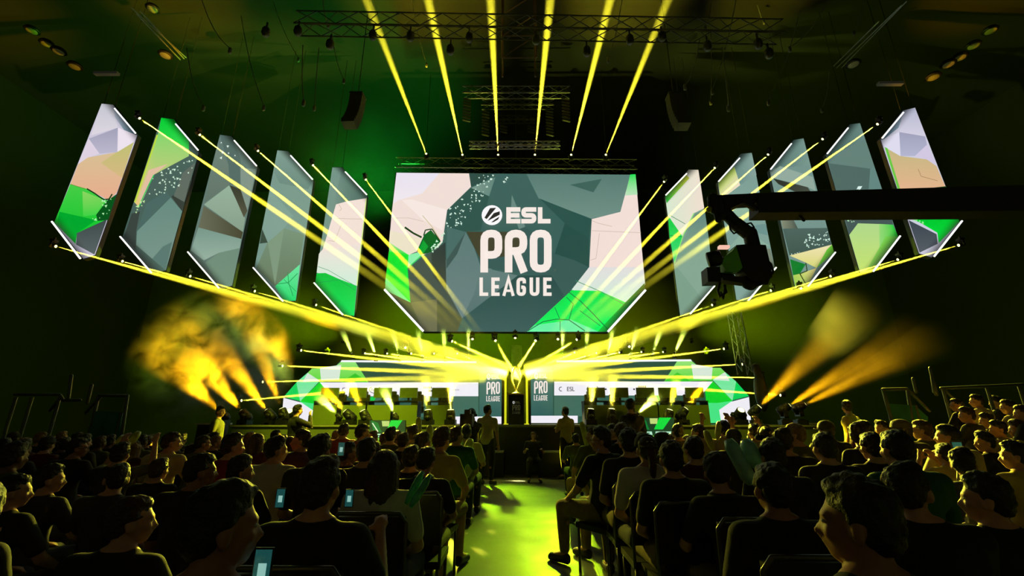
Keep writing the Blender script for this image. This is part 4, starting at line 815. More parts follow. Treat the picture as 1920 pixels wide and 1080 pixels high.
# ------------------------------------------------------------------ side stands: rails and green tarps
TARP = mat('green tarp', (20, 110, 84), .7, 0, .3, 3, .3, emit=0); RAILM = mat('rail tube', (84, 92, 86), .4, .6)
def stand(sdn, pts_r, tarp, posts, Y, label):
    root = empty('side_barrier', (at(*tarp[0], Y).x, Y, 0), 0, label, 'barrier', 'barriers of the side stands')
    for ln in pts_r: m_ = MB(); m_.tube([at(x, y, Y) for x, y in ln], .03, 8); pchild(m_, 'rail', RAILM, root, True)
    m_ = MB(); n = len(tarp); vs = [at(x, y, Y - .02) for x, y in tarp] + [at(x, y, Y - .02) + Vector((0, .03, 0)) for x, y in tarp]
    m_.add(vs, [tuple(range(n))[::-1], tuple(range(n, 2 * n))] + [(i, (i + 1) % n, n + (i + 1) % n, n + i) for i in range(n)]); pchild(m_, 'tarp', TARP, root)
    for x, y in posts: p = at(x, y, Y); m_ = MB(); m_.rod((p.x, Y, 0.005), p, .03); pchild(m_, 'post', RAILM, root)
stand('smoke', [[(186, 742), (239, 742), (226, 835)], [(184, 744), (172, 800)], [(28, 740), (112, 740), (117, 748)], [(160, 775), (188, 745)], [(134, 704), (128, 750)], [(172, 722), (164, 755)], [(118, 751), (150, 750)], [(94, 770), (112, 748)]], [(180, 771), (228, 773), (222, 830), (160, 832)], [(228, 773), (170, 800), (112, 745), (30, 745), (60, 745)], 9.0, 'metal barrier with green tarp beside the dark stand, smoke side')
stand('crane', [[(1655, 730), (1700, 729), (1712, 738)], [(1656, 732), (1668, 775)], [(1702, 733), (1710, 790)], [(1705, 733), (1742, 770)], [(1765, 728), (1920, 721)], [(1768, 728), (1790, 748)], [(1744, 690), (1756, 740)], [(1712, 710), (1718, 735)], [(1748, 708), (1752, 735)]], [(1664, 757), (1716, 760), (1740, 782), (1740, 800), (1680, 800)], [(1664, 757), (1716, 760), (1768, 728), (1850, 725), (1910, 722)], 9.0, 'metal barrier with green tarp beside the crowded stand, crane side')
# ------------------------------------------------------------------ people
SKIN = [mat('skin light', (196, 148, 120), .55, 0, .08, 20), mat('skin tan', (160, 112, 86), .55, 0, .08, 20), mat('skin brown', (112, 76, 56), .55, 0, .08, 20)]
HAIRM = {'black': mat('black hair', (20, 16, 13), .55, 0, .4, 60, .6), 'brown': mat('brown hair', (58, 38, 24), .55, 0, .4, 60, .6), 'blond': mat('blond hair', (128, 98, 56), .55, 0, .4, 60, .6), 'grey': mat('grey hair', (120, 116, 108), .6, 0, .3, 60, .6)}
SH = {k: mat(k + ' shirt fabric', c, .85, 0, .12, 9, .3) for k, c in dict(black=(20, 20, 21), charcoal=(44, 44, 46), white=(205, 200, 190), yellow=(196, 178, 84), red=(150, 34, 24), green=(26, 92, 58), navy=(24, 28, 52), grey=(110, 110, 106), orange=(176, 84, 40), olive=(84, 88, 40), maroon=(72, 22, 26), cream=(190, 176, 130)).items()}
TR = {'jeans': mat('dark denim', (36, 42, 58), .85, 0, .2, 30, .2), 'black': mat('black trousers', (18, 18, 18), .85, 0, .2, 20, .2), 'khaki': mat('khaki trousers', (130, 112, 74), .85, 0, .15, 20, .2), 'yellow': mat('yellow trousers', (188, 150, 40), .85, 0, .15, 20, .2)}
SHOE = mat('dark shoes', (26, 24, 24), .5); SHOEW = mat('pale shoes', (170, 166, 156), .5)
V3 = Vector
def remesh(mb, vox, name, smooth=6, m=None):
    me = mb.mesh(name + '_raw'); ob = bpy.data.objects.new('tmp', me); COL.objects.link(ob)
    r = ob.modifiers.new('r', 'REMESH'); r.mode = 'VOXEL'; r.voxel_size = vox
    s = ob.modifiers.new('s', 'SMOOTH'); s.factor = .5; s.iterations = smooth
    dg = bpy.context.evaluated_depsgraph_get(); dg.update(); ev = ob.evaluated_get(dg)
    out = bpy.data.meshes.new_from_object(ev); out.name = name; out.materials.clear()
    if m: out.materials.append(m)
    out.polygons.foreach_set('use_smooth', [True] * len(out.polygons)); bpy.data.objects.remove(ob); bpy.data.meshes.remove(me); return out
def head_xf(h): return Matrix.Translation(h['c']) @ Euler((h.get('pitch', 0), h.get('roll', 0), h.get('yaw', 0))).to_matrix().to_4x4()
HB_ = .0
def pose(kind='sit', yaw=0, pitch=0, la='lap', ra='lap', lean=0.):
    """joint positions; the figure faces +y"""
    J = {}
    if kind == 'sit':
        J['pel'] = V3((0, .02, .56)); J['waist'] = V3((0, .0 + lean * .3, .72)); J['chest'] = V3((0, -.01 + lean * .8, .92)); J['neck'] = V3((0, .0 + lean * 1.1, 1.07)); hz = 1.185
        for s, n in ((-1, 'l'), (1, 'r')):
            J['hip' + n] = V3((s * .09, .05, .54)); J['kne' + n] = V3((s * .15, .47, .53)); J['ank' + n] = V3((s * .15, .46, .1)); J['toe' + n] = V3((s * .17, .64, .045))
    else:
        J['pel'] = V3((0, 0, .95)); J['waist'] = V3((0, .01, 1.1)); J['chest'] = V3((0, 0 + lean, 1.3)); J['neck'] = V3((0, .0 + lean, 1.47)); hz = 1.6
        for s, n in ((-1, 'l'), (1, 'r')):
            J['hip' + n] = V3((s * .09, 0, .92)); J['kne' + n] = V3((s * .11, .02, .5)); J['ank' + n] = V3((s * .12, -.02, .1)); J['toe' + n] = V3((s * .15, .15, .045))
        if kind == 'walk':
            J['knel'] = V3((-.1, .16, .52)); J['ankl'] = V3((-.1, .2, .12)); J['toel'] = V3((-.1, .38, .06)); J['knr'] = 0; J['kner'] = V3((.1, -.05, .5)); J['ankr'] = V3((.1, -.3, .14)); J['toer'] = V3((.1, -.14, .05))
    J['head'] = V3((0, J['neck'].y + .02 + lean * .2, hz))
    ch = J['chest']
    for s, n, a in ((-1, 'l', la), (1, 'r', ra)):
        sh = V3((s * .185, ch.y - .01, ch.z + .075)); J['sho' + n] = sh
        Z = ch.z
        E_, Wr = {'lap': ((s * .25, ch.y + .05, Z - .2), (s * .13, ch.y + .3, Z - .3)), 'knee': ((s * .27, ch.y + .12, Z - .18), (s * .16, ch.y + .38, Z - .3)),
                  'up': ((s * .27, ch.y + .13, Z - .16), (s * .2, ch.y + .33, Z + .02)), 'high': ((s * .27, ch.y + .18, Z + .12), (s * .2, ch.y + .24, Z + .38)),
                  'face': ((s * .24, ch.y + .22, Z - .02), (s * .1, ch.y + .26, Z + .2)), 'down': ((s * .25, ch.y - .02, Z - .2), (s * .25, ch.y + .06, Z - .45)),
                  'fold': ((s * .27, ch.y + .06, Z - .17), (s * -.02, ch.y + .24, Z - .1)), 'hip': ((s * .34, ch.y - .06, Z - .16), (s * .2, ch.y + .06, Z - .32)),
                  'fwd': ((s * .27, ch.y + .1, Z - .17), (s * .22, ch.y + .36, Z - .08)), 'chin': ((s * .2, ch.y + .28, Z - .12), (s * .06, ch.y + .2, Z + .13))}[a]
        J['elb' + n] = V3(E_); J['wri' + n] = V3(Wr)
    J['hx'] = dict(c=J['head'], yaw=yaw, pitch=pitch); return J
def add_head(mb, J):
    M = head_xf(J['hx']); E = lambda c, r, n=16: mb.ell(c, r, M, n, 10)
    E((0, -.012, .03), (.074, .092, .082)); E((0, .02, -.02), (.06, .072, .085)); E((0, .05, -.078), (.03, .035, .028)); E((0, .03, -.055), (.052, .055, .045))
    mb.cap(M @ V3((0, .085, .008)), M @ V3((0, .104, -.026)), .009, .014, 8, 3); E((0, .074, .026), (.05, .02, .012), 10)
    E((0, .086, -.052), (.022, .012, .007), 10); E((0, .083, -.062), (.019, .011, .007), 10)
    for s in (-1, 1): E((s * .079, -.006, -.012), (.011, .021, .034), 10); E((s * .04, .065, -.02), (.02, .022, .02), 10)
    mb.cap(J['neck'] + V3((0, -.01, -.05)), M @ V3((0, -.015, -.05)), .056, .052)
def hand(mb, el, wr, s, curl=.8):
    d = (wr - el).normalized(); side = V3((s, 0, 0)) - d * V3((s, 0, 0)).dot(d); side.normalize(); up = d.cross(side); up.normalize()
    if up.z < 0: up = -up
    pal = wr + d * .05; mb.cap(wr + d * .01, pal + d * .02, .026, .03, 10, 3); mb.cap(pal - side * .018, pal + side * .018 + d * .01, .022, n=8, m=3)
    for k, (o, L) in enumerate(((-.03, .062), (-.01, .072), (.01, .068), (.03, .052))):
        a = pal + side * o + d * .03; dd = (d * .9 - up * curl * .4).normalized(); b = a + dd * L * .55; d2 = (d * .5 - up * curl).normalized(); mb.cap(a, b, .0088, n=7, m=2); mb.cap(b, b + d2 * L * .55, .0085, .007, 7, 2)
    a = pal - side * .025 - d * .02; b = a + (d * .5 - side * .8).normalized() * .035; mb.cap(a, b, .011, n=7, m=2); mb.cap(b, b + (d - side * .1 - up * .3).normalized() * .03, .01, .008, 7, 2)
def build_person(J, name, vox=.011, shorts=False, longs=False):
    b = MB(); add_head(b, J); c = b.cap
    c(J['pel'], J['waist'], .13, .12); c(J['waist'], J['chest'], .12, .13); c(J['chest'] + V3((-.07, 0, .0)), J['chest'] + V3((.07, 0, 0)), .115); c(J['shol'], J['shor'], .058)
    c(J['neck'] + V3((-.05, -.01, -.03)), J['neck'] + V3((.05, -.01, -.03)), .055)
    for s, n in ((-1, 'l'), (1, 'r')):
        c(J['sho' + n], J['elb' + n], .052, .04); c(J['elb' + n], J['wri' + n], .042, .027); hand(b, J['elb' + n], J['wri' + n], s)
        c(J['hip' + n], J['kne' + n], .088, .058); c(J['kne' + n], J['ank' + n], .058, .038); k = J['kne' + n].lerp(J['ank' + n], .3) + V3((0, -.02, 0)); c(k, k.lerp(J['ank' + n], .4), .05, .045)
        c(J['ank' + n], J['toe' + n], .04, .03)
    body = remesh(b, vox, 'person', 5)
    t = MB(); c = t.cap
    c(J['pel'] + V3((0, 0, .02)), J['waist'], .168, .142); c(J['waist'], J['chest'], .14, .142); c(J['chest'] + V3((-.08, 0, .01)), J['chest'] + V3((.08, 0, .01)), .128); c(J['shol'], J['shor'], .071)
    c(J['neck'] + V3((-.06, -.015, -.045)), J['neck'] + V3((.06, -.015, -.045)), .062)
    f = .98 if longs else .72
    for s, n in ((-1, 'l'), (1, 'r')):
        e = J['sho' + n].lerp(J['elb' + n], f); c(J['sho' + n], e, .07, .06)
        if longs: c(J['elb' + n], J['elb' + n].lerp(J['wri' + n], .9), .057, .04)
    shirt = remesh(t, .014, 'shirt', 5)
    t = MB(); c = t.cap; c(J['pel'] + V3((0, 0, -.01)), J['pel'], .15)
    for s, n in ((-1, 'l'), (1, 'r')):
        c(J['hip' + n], J['kne' + n], .108, .078)
        if shorts: pass
        else: c(J['kne' + n], J['ank' + n].lerp(J['kne' + n], .1), .075, .055)
    tro = remesh(t, .015, 'trousers', 5)
    shoes = []
    for n in 'lr':
        t = MB(); c = t.cap
        c(J['ank' + n] + V3((0, -.02, -.035)), J['toe' + n] + V3((0, 0, 0)), .046, .038); c(J['ank' + n] + V3((0, -.035, -.055)), J['toe' + n] + V3((0, .02, -.012)), .036, .034); shoes.append(remesh(t, .013, 'shoe', 3))
    
    return dict(body=body, shirt=shirt, trousers=tro, shoes=shoes, J=J)
def nz(mb, amp, fr, seed=0):
    c = sum((V3(v) for v in mb.v), V3()) / len(mb.v); out = []
    for v in mb.v:
        v = V3(v); n_ = noise.noise(v * fr + V3((seed, 0, 0))); out.append(tuple(v + (v - c).normalized() * amp * n_))
    mb.v = out; return mb
def hair_short(seed, top=.0, vol=1.):
    b = MB(); b.ell((0, -.022, .048 + top), (.08 * vol, .092, .076)); b.ell((0, -.048, .005), (.073 * vol, .064, .08)); b.ell((0, .036, .09 + top), (.052, .04, .026)); b.ell((.015, -.005, .098 + top), (.058, .066, .036))
    for s in (-1, 1): b.ell((s * .07, -.012, .035), (.016, .034, .036))
    me = remesh(b, .009, 'hair', 3)
    for v in me.vertices: v.co += v.co.normalized() * (.009 * noise.noise(v.co * 42 + V3((seed, 0, 0))))
    return me
def hair_long(seed, L=.3):
    b = MB(); b.ell((0, -.022, .05), (.088, .1, .082)); b.ell((0, .04, .088), (.058, .045, .03))
    for i in range(9):
        q = math.pi * (1.0 + (i - 0) / 8 * 1.0); x = .075 * math.cos(q); y = -.02 + .085 * math.sin(q); b.cap((x, y, .03), (x * 1.25, y - .02 - .01 * (i % 2), -L + .04 * noise.noise(V3((i * 1.3, seed, 0)))), .036, .022, 8, 3)
    me = remesh(b, .01, 'hair', 3)
    for v in me.vertices: v.co += V3((v.co.x, v.co.y, 0)).normalized() * (.009 * noise.noise(V3((v.co.x * 70, v.co.y * 70, v.co.z * 8 + seed))))
    return me
def hair_tail(seed):
    b = MB(); b.ell((0, -.022, .045), (.082, .096, .078)); b.cap((0, -.11, .03), (0, -.14, -.1), .035, .03); b.cap((0, -.14, -.1), (0, -.12, -.24), .032, .015); b.ell((0, -.05, .0), (.075, .062, .07)); return remesh(b, .01, 'hair', 3)
def cap_mesh():
    b = MB(); b.ell((0, -.015, .052), (.09, .103, .075)); me_ = MB()
    prof = []; b2 = MB(); b2.lathe([(.091, .03), (.092, .05), (.083, .09), (.055, .122), (.015, .134), (.0, .135)], 20); b2.v = [(x, y * 1.12 - .015, z) for x, y, z in b2.v]
    b2.add([(-.07, .07, .036), (.07, .07, .036), (.055, .15, .028), (0, .17, .024), (-.055, .15, .028), (-.07, .07, .046), (.07, .07, .046), (.055, .15, .036), (0, .17, .032), (-.055, .15, .036)], [(0, 1, 2, 3, 4), (9, 8, 7, 6, 5), (0, 5, 6, 1), (1, 6, 7, 2), (2, 7, 8, 3), (3, 8, 9, 4), (4, 9, 5, 0)])
    return b2.mesh('cap', None, True)
def phones_mesh():
    b = MB(); pts = [V3((.1 * math.cos(t), -.01, .03 + .115 * math.sin(t))) for t in [math.pi * i / 12 for i in range(13)]]
    for p, q in zip(pts, pts[1:]): b.cap(p, q, .011, n=8, m=2)
    for s in (-1, 1): b.cap((s * .088, -.01, .0), (s * .105, -.01, .0), .036, n=12, m=3)
    return b.mesh('headphones', BLACK, True)
HR = {'s0': hair_short(1), 's1': hair_short(5, .012, 1.04), 's2': hair_short(9, .02, 1.1), 'long': hair_long(2, .3), 'mid': hair_long(6, .16), 'tail': hair_tail(3)}
CAPM = cap_mesh(); PHM = phones_mesh()
EYE = []
for s in (-1, 1): _e = MB(); _e.ell((s * .031, .079, .008), (.011, .006, .006), None, 8, 6); EYE.append(_e.mesh('eye', mat('eye', (190, 188, 180), .3), True))
_e = MB()
for s in (-1, 1):
    for t in range(10): a = t * .628; _e.cap((s * .033 + .024 * math.cos(a), .1, .006 + .019 * math.sin(a)), (s * .033 + .024 * math.cos(a + .628), .1, .006 + .019 * math.sin(a + .628)), .0025, n=5, m=1)
    _e.cap((s * .057, .1, .01), (s * .08, .0, .008), .0025, n=5, m=1)
_e.cap((-.01, .1, .008), (.01, .1, .008), .0025, n=5, m=1); GLS = _e.mesh('glasses', BLACK, True)
PO = {}
def P_(k, **kw): PO[k] = build_person(pose(**{a: b for a, b in kw.items() if a not in ('shorts', 'longs')}), k, shorts=kw.get('shorts', False), longs=kw.get('longs', False))
P_('sit', yaw=0); P_('sit_l', yaw=R(48), la='knee'); P_('sit_r', yaw=R(-50), ra='knee', lean=.05); P_('sit_lean', yaw=R(-12), pitch=R(-14), lean=.16, la='knee', ra='knee', shorts=True)
P_('sit_ph', yaw=R(-6), la='lap', ra='up'); P_('sit_ph2', yaw=R(0), la='face', ra='face'); P_('sit_high', yaw=R(10), la='high', ra='high'); P_('sit_fwd', yaw=R(0), la='fwd', ra='fwd'); P_('sit_chin', yaw=R(60), la='chin', ra='lap', lean=.06)
P_('stand', kind='stand', la='down', ra='down', yaw=R(-35)); P_('stand_fold', kind='stand', la='fold', ra='fold', yaw=R(10)); P_('stand_fwd', kind='stand', la='fwd', ra='face', yaw=R(0), longs=True); P_('walk', kind='walk', la='down', ra='fwd', yaw=R(0))
# banquet chair
def chair_meshes():
    m_ = MB(); m_.cbox((0, .0, .43), (.44, .44, .05)); seat = m_.mesh('seat', BLACK)
    m_ = MB(); m_.cbox((0, -.235, .74), (.42, .035, .34)); back = m_.mesh('backrest', BLACK)
    CR = mat('chair tube', (90, 90, 84), .3, .8); m_ = MB()
    m_.tube([(-.22, -.24, .42), (-.22, -.255, .88), (-.18, -.26, .93), (.18, -.26, .93), (.22, -.255, .88), (.22, -.24, .42)], .012, 8); fr = m_.mesh('back_frame', CR, True)
    m_ = MB(); m_.rod((0, 0, 0.0), (0, 0, .42), .013); leg = m_.mesh('leg', CR, True); return seat, back, fr, leg
CHM = chair_meshes()
def chair(x, y, rz, label):
    root = empty('banquet_chair', (x, y, 0), rz, label, 'chair', 'audience chairs'); child('seat', CHM[0], root); child('backrest', CHM[1], root); child('back_frame', CHM[2], root)
    for sx in (-1, 1):
        for sy in (-1, 1): child('leg', CHM[3], root, (sx * .2, sy * .2, .002))
    return root
PHB = mat('phone body', (14, 14, 16), .3)
def phone(p, rz, label, tilt=0., size=1., scr=True):
    root = empty('smartphone', p, rz, label, 'phone', 'phones held up in the crowd'); root.rotation_euler = (tilt, R(90), rz); root.scale = (size,) * 3
    m_ = MB(); m_.cbox((0, 0, 0), (.15, .009, .075)); child('case', m_.mesh('case', PHB), root)
    s_ = MB(); s_.box((-.068, -.0062, -.033), (.068, -.005, .033)); child('screen', s_.mesh('screen', mat('phone screen', (50, 130, 130), .2, emit=.25, var=.6, scale=30)), root)
    m2 = MB(); m2.box((-.02, -.0072, -.015), (.03, -.0064, .018)); child('picture', m2.mesh('picture', mat('phone picture', (170, 230, 220), .2, emit=.6, var=0)), root); return root
def stick(a, b, r, m, label):
    a, b = V3(a), V3(b); m_ = MB(); d = b - a; m_.lathe([(.0, 0), (r * .5, .01), (r, .06), (r, d.length - .06), (r * .6, d.length - .01), (.0, d.length)][1:5], 14); o = m_.build('inflatable_clapper', m, None, True); o.location = a; o.rotation_euler = d.to_track_quat('Z', 'Y').to_euler()
    return tag(o, label, 'clapper stick', 'inflatable clapper sticks')
def person(px, ptop, hpx, label, po='sit', shirt='black', hair='s0', hc='black', tro='jeans', skin=0, rz=0., kit=(), chair_=False, zb=0., Y=None, zt=1.305, sc_=None, group='seated audience', feet=None):
    """place a figure by the pixel of its head top; hpx is the head height in pixels"""
    stand = PO[po]['J']['pel'].z > .8
    H = PO[po]['J']['head'].z + .12
    if feet is not None:
        p = atz(px, feet, zb); Y = p.y; top = at(px, ptop, Y).z; s = (top - zb) / H
    else:
        Y = Y or .235 * F / hpx * .93; top = at(px, ptop, Y).z; s = (top - zb) / H
    s = max(.86, min(1.12, s)) if sc_ is None else sc_
    x = at(px, ptop, Y).x
    hx0 = PO[po]['J']['head']; hy = hx0.y * s
    root = bpy.data.objects.new('person', PO[po]['body']); COL.objects.link(root)
    if not PO[po]['body'].materials: PO[po]['body'].materials.append(None)
    root.location = (x + hy * math.sin(rz), Y - hy * math.cos(rz), zb); root.rotation_euler = (0, 0, rz); root.scale = (s,) * 3
    root.material_slots[0].link = 'OBJECT'; root.material_slots[0].material = SKIN[skin]
    tag(root, label, 'person', group)
    for nm_, mt, me in [('shirt', SH[shirt], PO[po]['shirt']), ('trousers', TR[tro], PO[po]['trousers'])] + [('shoe', SHOE, z_) for z_ in PO[po]['shoes']]:
        if not me.materials: me.materials.append(None)
        child(nm_, me, root, material=mt)
    h = PO[po]['J']['hx']; rot = Euler((h['pitch'], 0, h['yaw']))
    if hair:
        me = HR[hair]
        if not me.materials: me.materials.append(None)
        child('hair', me, root, h['c'], rot, HAIRM[hc])
    if hpx > 24:
        for z_ in EYE: child('eye', z_, root, h['c'], rot)
    if 'cap' in kit:
        if not CAPM.materials: CAPM.materials.append(None)
        child('cap', CAPM, root, h['c'], rot, SH['charcoal'])
    if 'capback' in kit:
        if not CAPM.materials: CAPM.materials.append(None)
        c = child('cap', CAPM, root, h['c'], Euler((h['pitch'], 0, h['yaw'] + math.pi)), SH['black'])
        e = MB()
        for (q0, q1, r0, r1) in ((-.03, .03, .05, .058), (-.024, -.008, .066, .078), (.008, .024, .066, .078), (-.008, .008, .07, .074)): e.box((q0, .1, r0), (q1, .107, r1))
        child('emblem', e.mesh('emblem', mat('white print', (230, 235, 230), .6)), c)
    if 'phones' in kit: child('headphones', PHM, root, h['c'], rot)
    if 'glasses' in kit: child('glasses', GLS, root, h['c'], rot)
    if chair_: chair(root.location.x, root.location.y + .02, rz, ' '.join(('black chair under the ' + label).replace(',', '').split()[:16]))
    root['_s'] = s
    return root
CR_ = 'crane side'; SM_ = 'smoke side'
# --- standing figures
person(416, 762, 20, 'standing person in dark tee at the smoke side end of the stage', 'stand', 'olive', 's1', tro='black', rz=R(-70), Y=10.6, group='standing staff')
person(560, 759, 21, 'standing camera operator silhouette before the white LED corner, smoke side', 'stand_fwd', 'black', 's0', tro='black', rz=R(-40), Y=10.6, group='standing staff')
person(915, 760, 24, 'standing person in yellow-lit shirt with hanging arm beside the aisle end', 'stand', 'cream', 's0', tro='black', rz=R(-20), feet=909, group='standing staff')
person(884, 768, 24, 'standing cameraman in black behind a broadcast camera beside the aisle', 'stand_fwd', 'black', 's0', tro='black', rz=R(30), Y=10.4, kit=('phones',), group='standing staff')
person(1059, 764, 23, 'standing person in yellow shirt facing the stage, crane side of the aisle', 'stand_fold', 'yellow', 's1', tro='black', rz=R(35), feet=898, group='standing staff', )
person(1180, 748, 26, 'tall person standing in dark top before the player desks, crane side', 'stand', 'charcoal', 's0', tro='black', rz=R(25), Y=8.8, group='standing staff')
person(1585, 752, 20, 'standing person in yellow-lit top above the seated crane side crowd', 'stand', 'yellow', 's1', 'brown', 'black', rz=R(30), Y=9.6, group='standing staff')
person(1000, 809, 21, 'crew member in black with pale hair sitting below the trophy', 'sit_fwd', 'black', 's0', 'blond', 'black', rz=R(180), Y=12.3, sc_=.9, group='stage crew', kit=('phones',))
# --- named spectators of the smoke side block
A = person
A(151, 822, 33, 'spectator with yellow-lit profile at the dark edge, smoke side', 'sit_r', 'black', 's0', skin=1, kit=('glasses',))
A(231, 832, 37, 'dark haired spectator under two raised clapper sticks, smoke side', 'sit_high', 'charcoal', 's1')
A(326, 811, 32, 'spectator in pale yellow shirt looking toward the smoke', 'sit_r', 'cream', 's0', 'brown')
A(361, 834, 27, 'dark haired spectator behind the pale shirted one, smoke side', 'sit', 'black', 's1')
A(384, 817, 27, 'spectator with yellow rimmed cheek between dark heads, smoke side', 'sit_r', 'olive', 's0', skin=1)
A(441, 815, 38, 'spectator in glowing red shirt facing the stage, smoke side', 'sit_r', 'red', 's1')
A(303, 860, 42, 'spectator with thin rim lit hair in the middle of the smoke side block', 'sit', 'black', 's0', 'brown')
A(383, 852, 56, 'spectator with close cropped hair and lit jaw, smoke side', 'sit_r', 'black', 's0', skin=1)
A(456, 858, 49, 'dark haired spectator in black with a fringe, behind the red shirt', 'sit_r', 'black', 's2', 'black')
A(432, 912, 128, 'large close spectator with dark hair and lit ear, grey top, smoke side', 'sit_r', 'grey', 's1', skin=1, chair_=True)
A(225, 870, 52, 'dim spectator below the clapper sticks, smoke side', 'sit_l', 'charcoal', 's0')
A(258, 932, 84, 'dim spectator with faint rim light low in the dark corner', 'sit_r', 'black', 's0', 'brown')
A(522, 821, 40, 'spectator in white shirt with dark hair beside the red shirted one', 'sit_r', 'white', 's1')
A(566, 808, 32, 'spectator with lit face looking back, maroon top, smoke side', 'sit_l', 'maroon', 's1', rz=R(60))
A(603, 818, 46, 'dark haired spectator in black holding a phone at head height', 'sit_ph', 'black', 's1')
A(646, 795, 22, 'spectator in orange shirt right before the stage, smoke side', 'sit', 'orange', 's0')
A(681, 796, 25, 'second spectator in orange shirt beside the green display', 'sit_r', 'orange', 's0')
A(689, 822, 44, 'dark haired spectator in black below the green display, smoke side', 'sit', 'black', 's0')
A(734, 801, 26, 'spectator in dark top just before the green display, smoke side', 'sit', 'olive', 's0')
A(724, 845, 58, 'long haired woman in white tee seated with her back turned', 'sit', 'white', 'long', 'brown', chair_=True)
A(757, 812, 28, 'spectator with bright hair rim before the desks, smoke side', 'sit', 'black', 's0', 'brown')
A(772, 836, 42, 'spectator in black beside the long haired woman, aisle side', 'sit', 'black', 's0', tro='khaki', chair_=True)
A(795, 813, 32, 'bearded spectator in black turned to the aisle, smoke side', 'sit_r', 'black', 's1', skin=1)
A(829, 805, 36, 'spectator in yellow tee with brown hair leaning to the aisle', 'sit_lean', 'yellow', 's2', 'brown', 'khaki', rz=R(-12), chair_=True)
A(857, 802, 27, 'spectator in green top on the aisle, smoke side', 'sit_r', 'green', 's1', 'brown')
A(874, 798, 24, 'spectator in cream top holding a yellow clapper by the aisle', 'sit_fwd', 'cream', 's1')
A(800, 842, 44, 'spectator in black with bare lit knee on the aisle, smoke side', 'sit_lean', 'black', 's1', tro='khaki', chair_=True)
A(608, 864, 86, 'broad close spectator in black tee raising a phone, back turned', 'sit_ph', 'black', 's1', chair_=True)
A(700, 808, 24, 'spectator in grey top in the second row from the stage, smoke side', 'sit', 'grey', 's0', 'brown')
A(775, 800, 24, 'spectator with fluffy hair in the front row, smoke side', 'sit', 'charcoal', 's2', 'brown')
A(28, 915, 60, 'very dim spectator at the dark corner of the smoke side block', 'sit_r', 'black', 's0')
A(100, 880, 50, 'very dim spectator second in from the dark corner', 'sit_r', 'charcoal', 's1')
# --- named spectators of the crane side block
A(1111, 801, 26, 'spectator in olive top with crossed legs at the aisle, front row', 'sit_l', 'olive', 's1', 'brown', 'yellow', rz=R(20))
A(1125, 804, 36, 'smiling spectator in glasses and black tee turned to the aisle', 'sit_l', 'black', 's2', 'black', 'khaki', kit=('glasses',), rz=R(35), chair_=True)
A(1146, 795, 23, 'dark haired spectator behind the smiling one with glasses', 'sit', 'charcoal', 's0')
A(1163, 793, 30, 'spectator photographing with both hands near the aisle, crane side', 'sit_ph2', 'black', 's0', 'brown')
A(1176, 806, 40, 'dark haired spectator in black on the aisle, crane side', 'sit', 'black', 's1', 'black', 'khaki', chair_=True)
A(1210, 816, 46, 'spectator in white tee with backward cap and ponytail, crane side', 'sit', 'white', 'tail', 'brown', 'jeans', kit=('capback',), chair_=True)
A(1242, 812, 34, 'spectator in olive shirt half hidden by the capped one', 'sit_r', 'olive', 's0', kit=('cap',))
A(1255, 831, 52, 'broad dark haired spectator in black, third from the close end, aisle seat', 'sit', 'black', 's1', tro='khaki', chair_=True)
A(1298, 819, 42, 'spectator in maroon top with dark round hair, crane side', 'sit', 'maroon', 's0')
A(1340, 855, 57, 'spectator in black tee with flat top hair, crane side', 'sit_lean', 'black', 's2', 'black', 'khaki', chair_=True)
A(1440, 870, 80, 'close spectator in black tee with short hair and ear lit', 'sit', 'black', 's0', skin=1, chair_=True)
A(1592, 902, 128, 'very close spectator in profile with rim lit face, crane side', 'sit_l', 'charcoal', 's1', skin=1, chair_=True)
A(1443, 826, 52, 'dark haired spectator in black behind the teal clapper sticks', 'sit', 'black', 's1')
A(1373, 806, 30, 'spectator in black cap between two clapper sticks, crane side', 'sit', 'black', 's0', kit=('cap',))
A(1354, 789, 25, 'spectator raising a pointing hand before the white LED end', 'sit_high', 'cream', 's0')
A(1307, 796, 25, 'spectator with lit face before the desk ends, crane side', 'sit_l', 'yellow', 's0', 'brown')
A(1269, 795, 24, 'spectator in charcoal top close to the green display, crane side', 'sit', 'charcoal', 's0')
A(1434, 801, 30, 'spectator wearing over-ear headphones, crane side', 'sit', 'black', 's0', kit=('phones',))
A(1412, 795, 25, 'spectator with raised lit hand beside the headphone wearer', 'sit_high', 'cream', 's0')
A(1467, 806, 38, 'dark haired spectator beside the headphone wearer, crane side', 'sit_r', 'black', 's1')
A(1487, 795, 32, 'spectator with bright yellow lit hair and olive top', 'sit_l', 'olive', 's0', 'blond')
A(1545, 790, 28, 'spectator in flat cap below the outward amber lamps', 'sit', 'black', 's0', kit=('cap',))
A(1540, 812, 46, 'dark round headed spectator in black in front of the flat cap', 'sit', 'black', 's0')
A(1607, 795, 34, 'spectator with lit hair and cheek turned to the stand', 'sit_r', 'black', 's1', 'brown')
A(1614, 780, 22, 'spectator with lit face behind the one with lit hair', 'sit_l', 'maroon', 's0')
A(1628, 812, 44, 'dark haired spectator in shade beside the lit hair', 'sit', 'black', 's0')
A(1648, 782, 24, 'spectator turned round with lit face below the green tarp', 'sit_l', 'black', 's0', rz=R(60))
A(1679, 771, 30, 'spectator standing out before the green tarp in dark cap', 'sit_l', 'charcoal', 's0', kit=('cap',))
A(1672, 808, 56, 'large dark spectator in green jacket before the tarp', 'sit', 'green', 's0')
A(1720, 777, 28, 'spectator with brightly lit face and glasses beside the tarp', 'sit_l', 'olive', 's0', 'brown', kit=('glasses',))
A(1770, 797, 34, 'spectator with lit face under the stand rail, crane side', 'sit_l', 'cream', 's0')
A(1690, 868, 84, 'big dark spectator with bent back between the close profile and stand', 'sit_r', 'black', 's0')
A(1835, 892, 78, 'dim spectator low at the picture edge, crane side', 'sit_l', 'black', 's1')
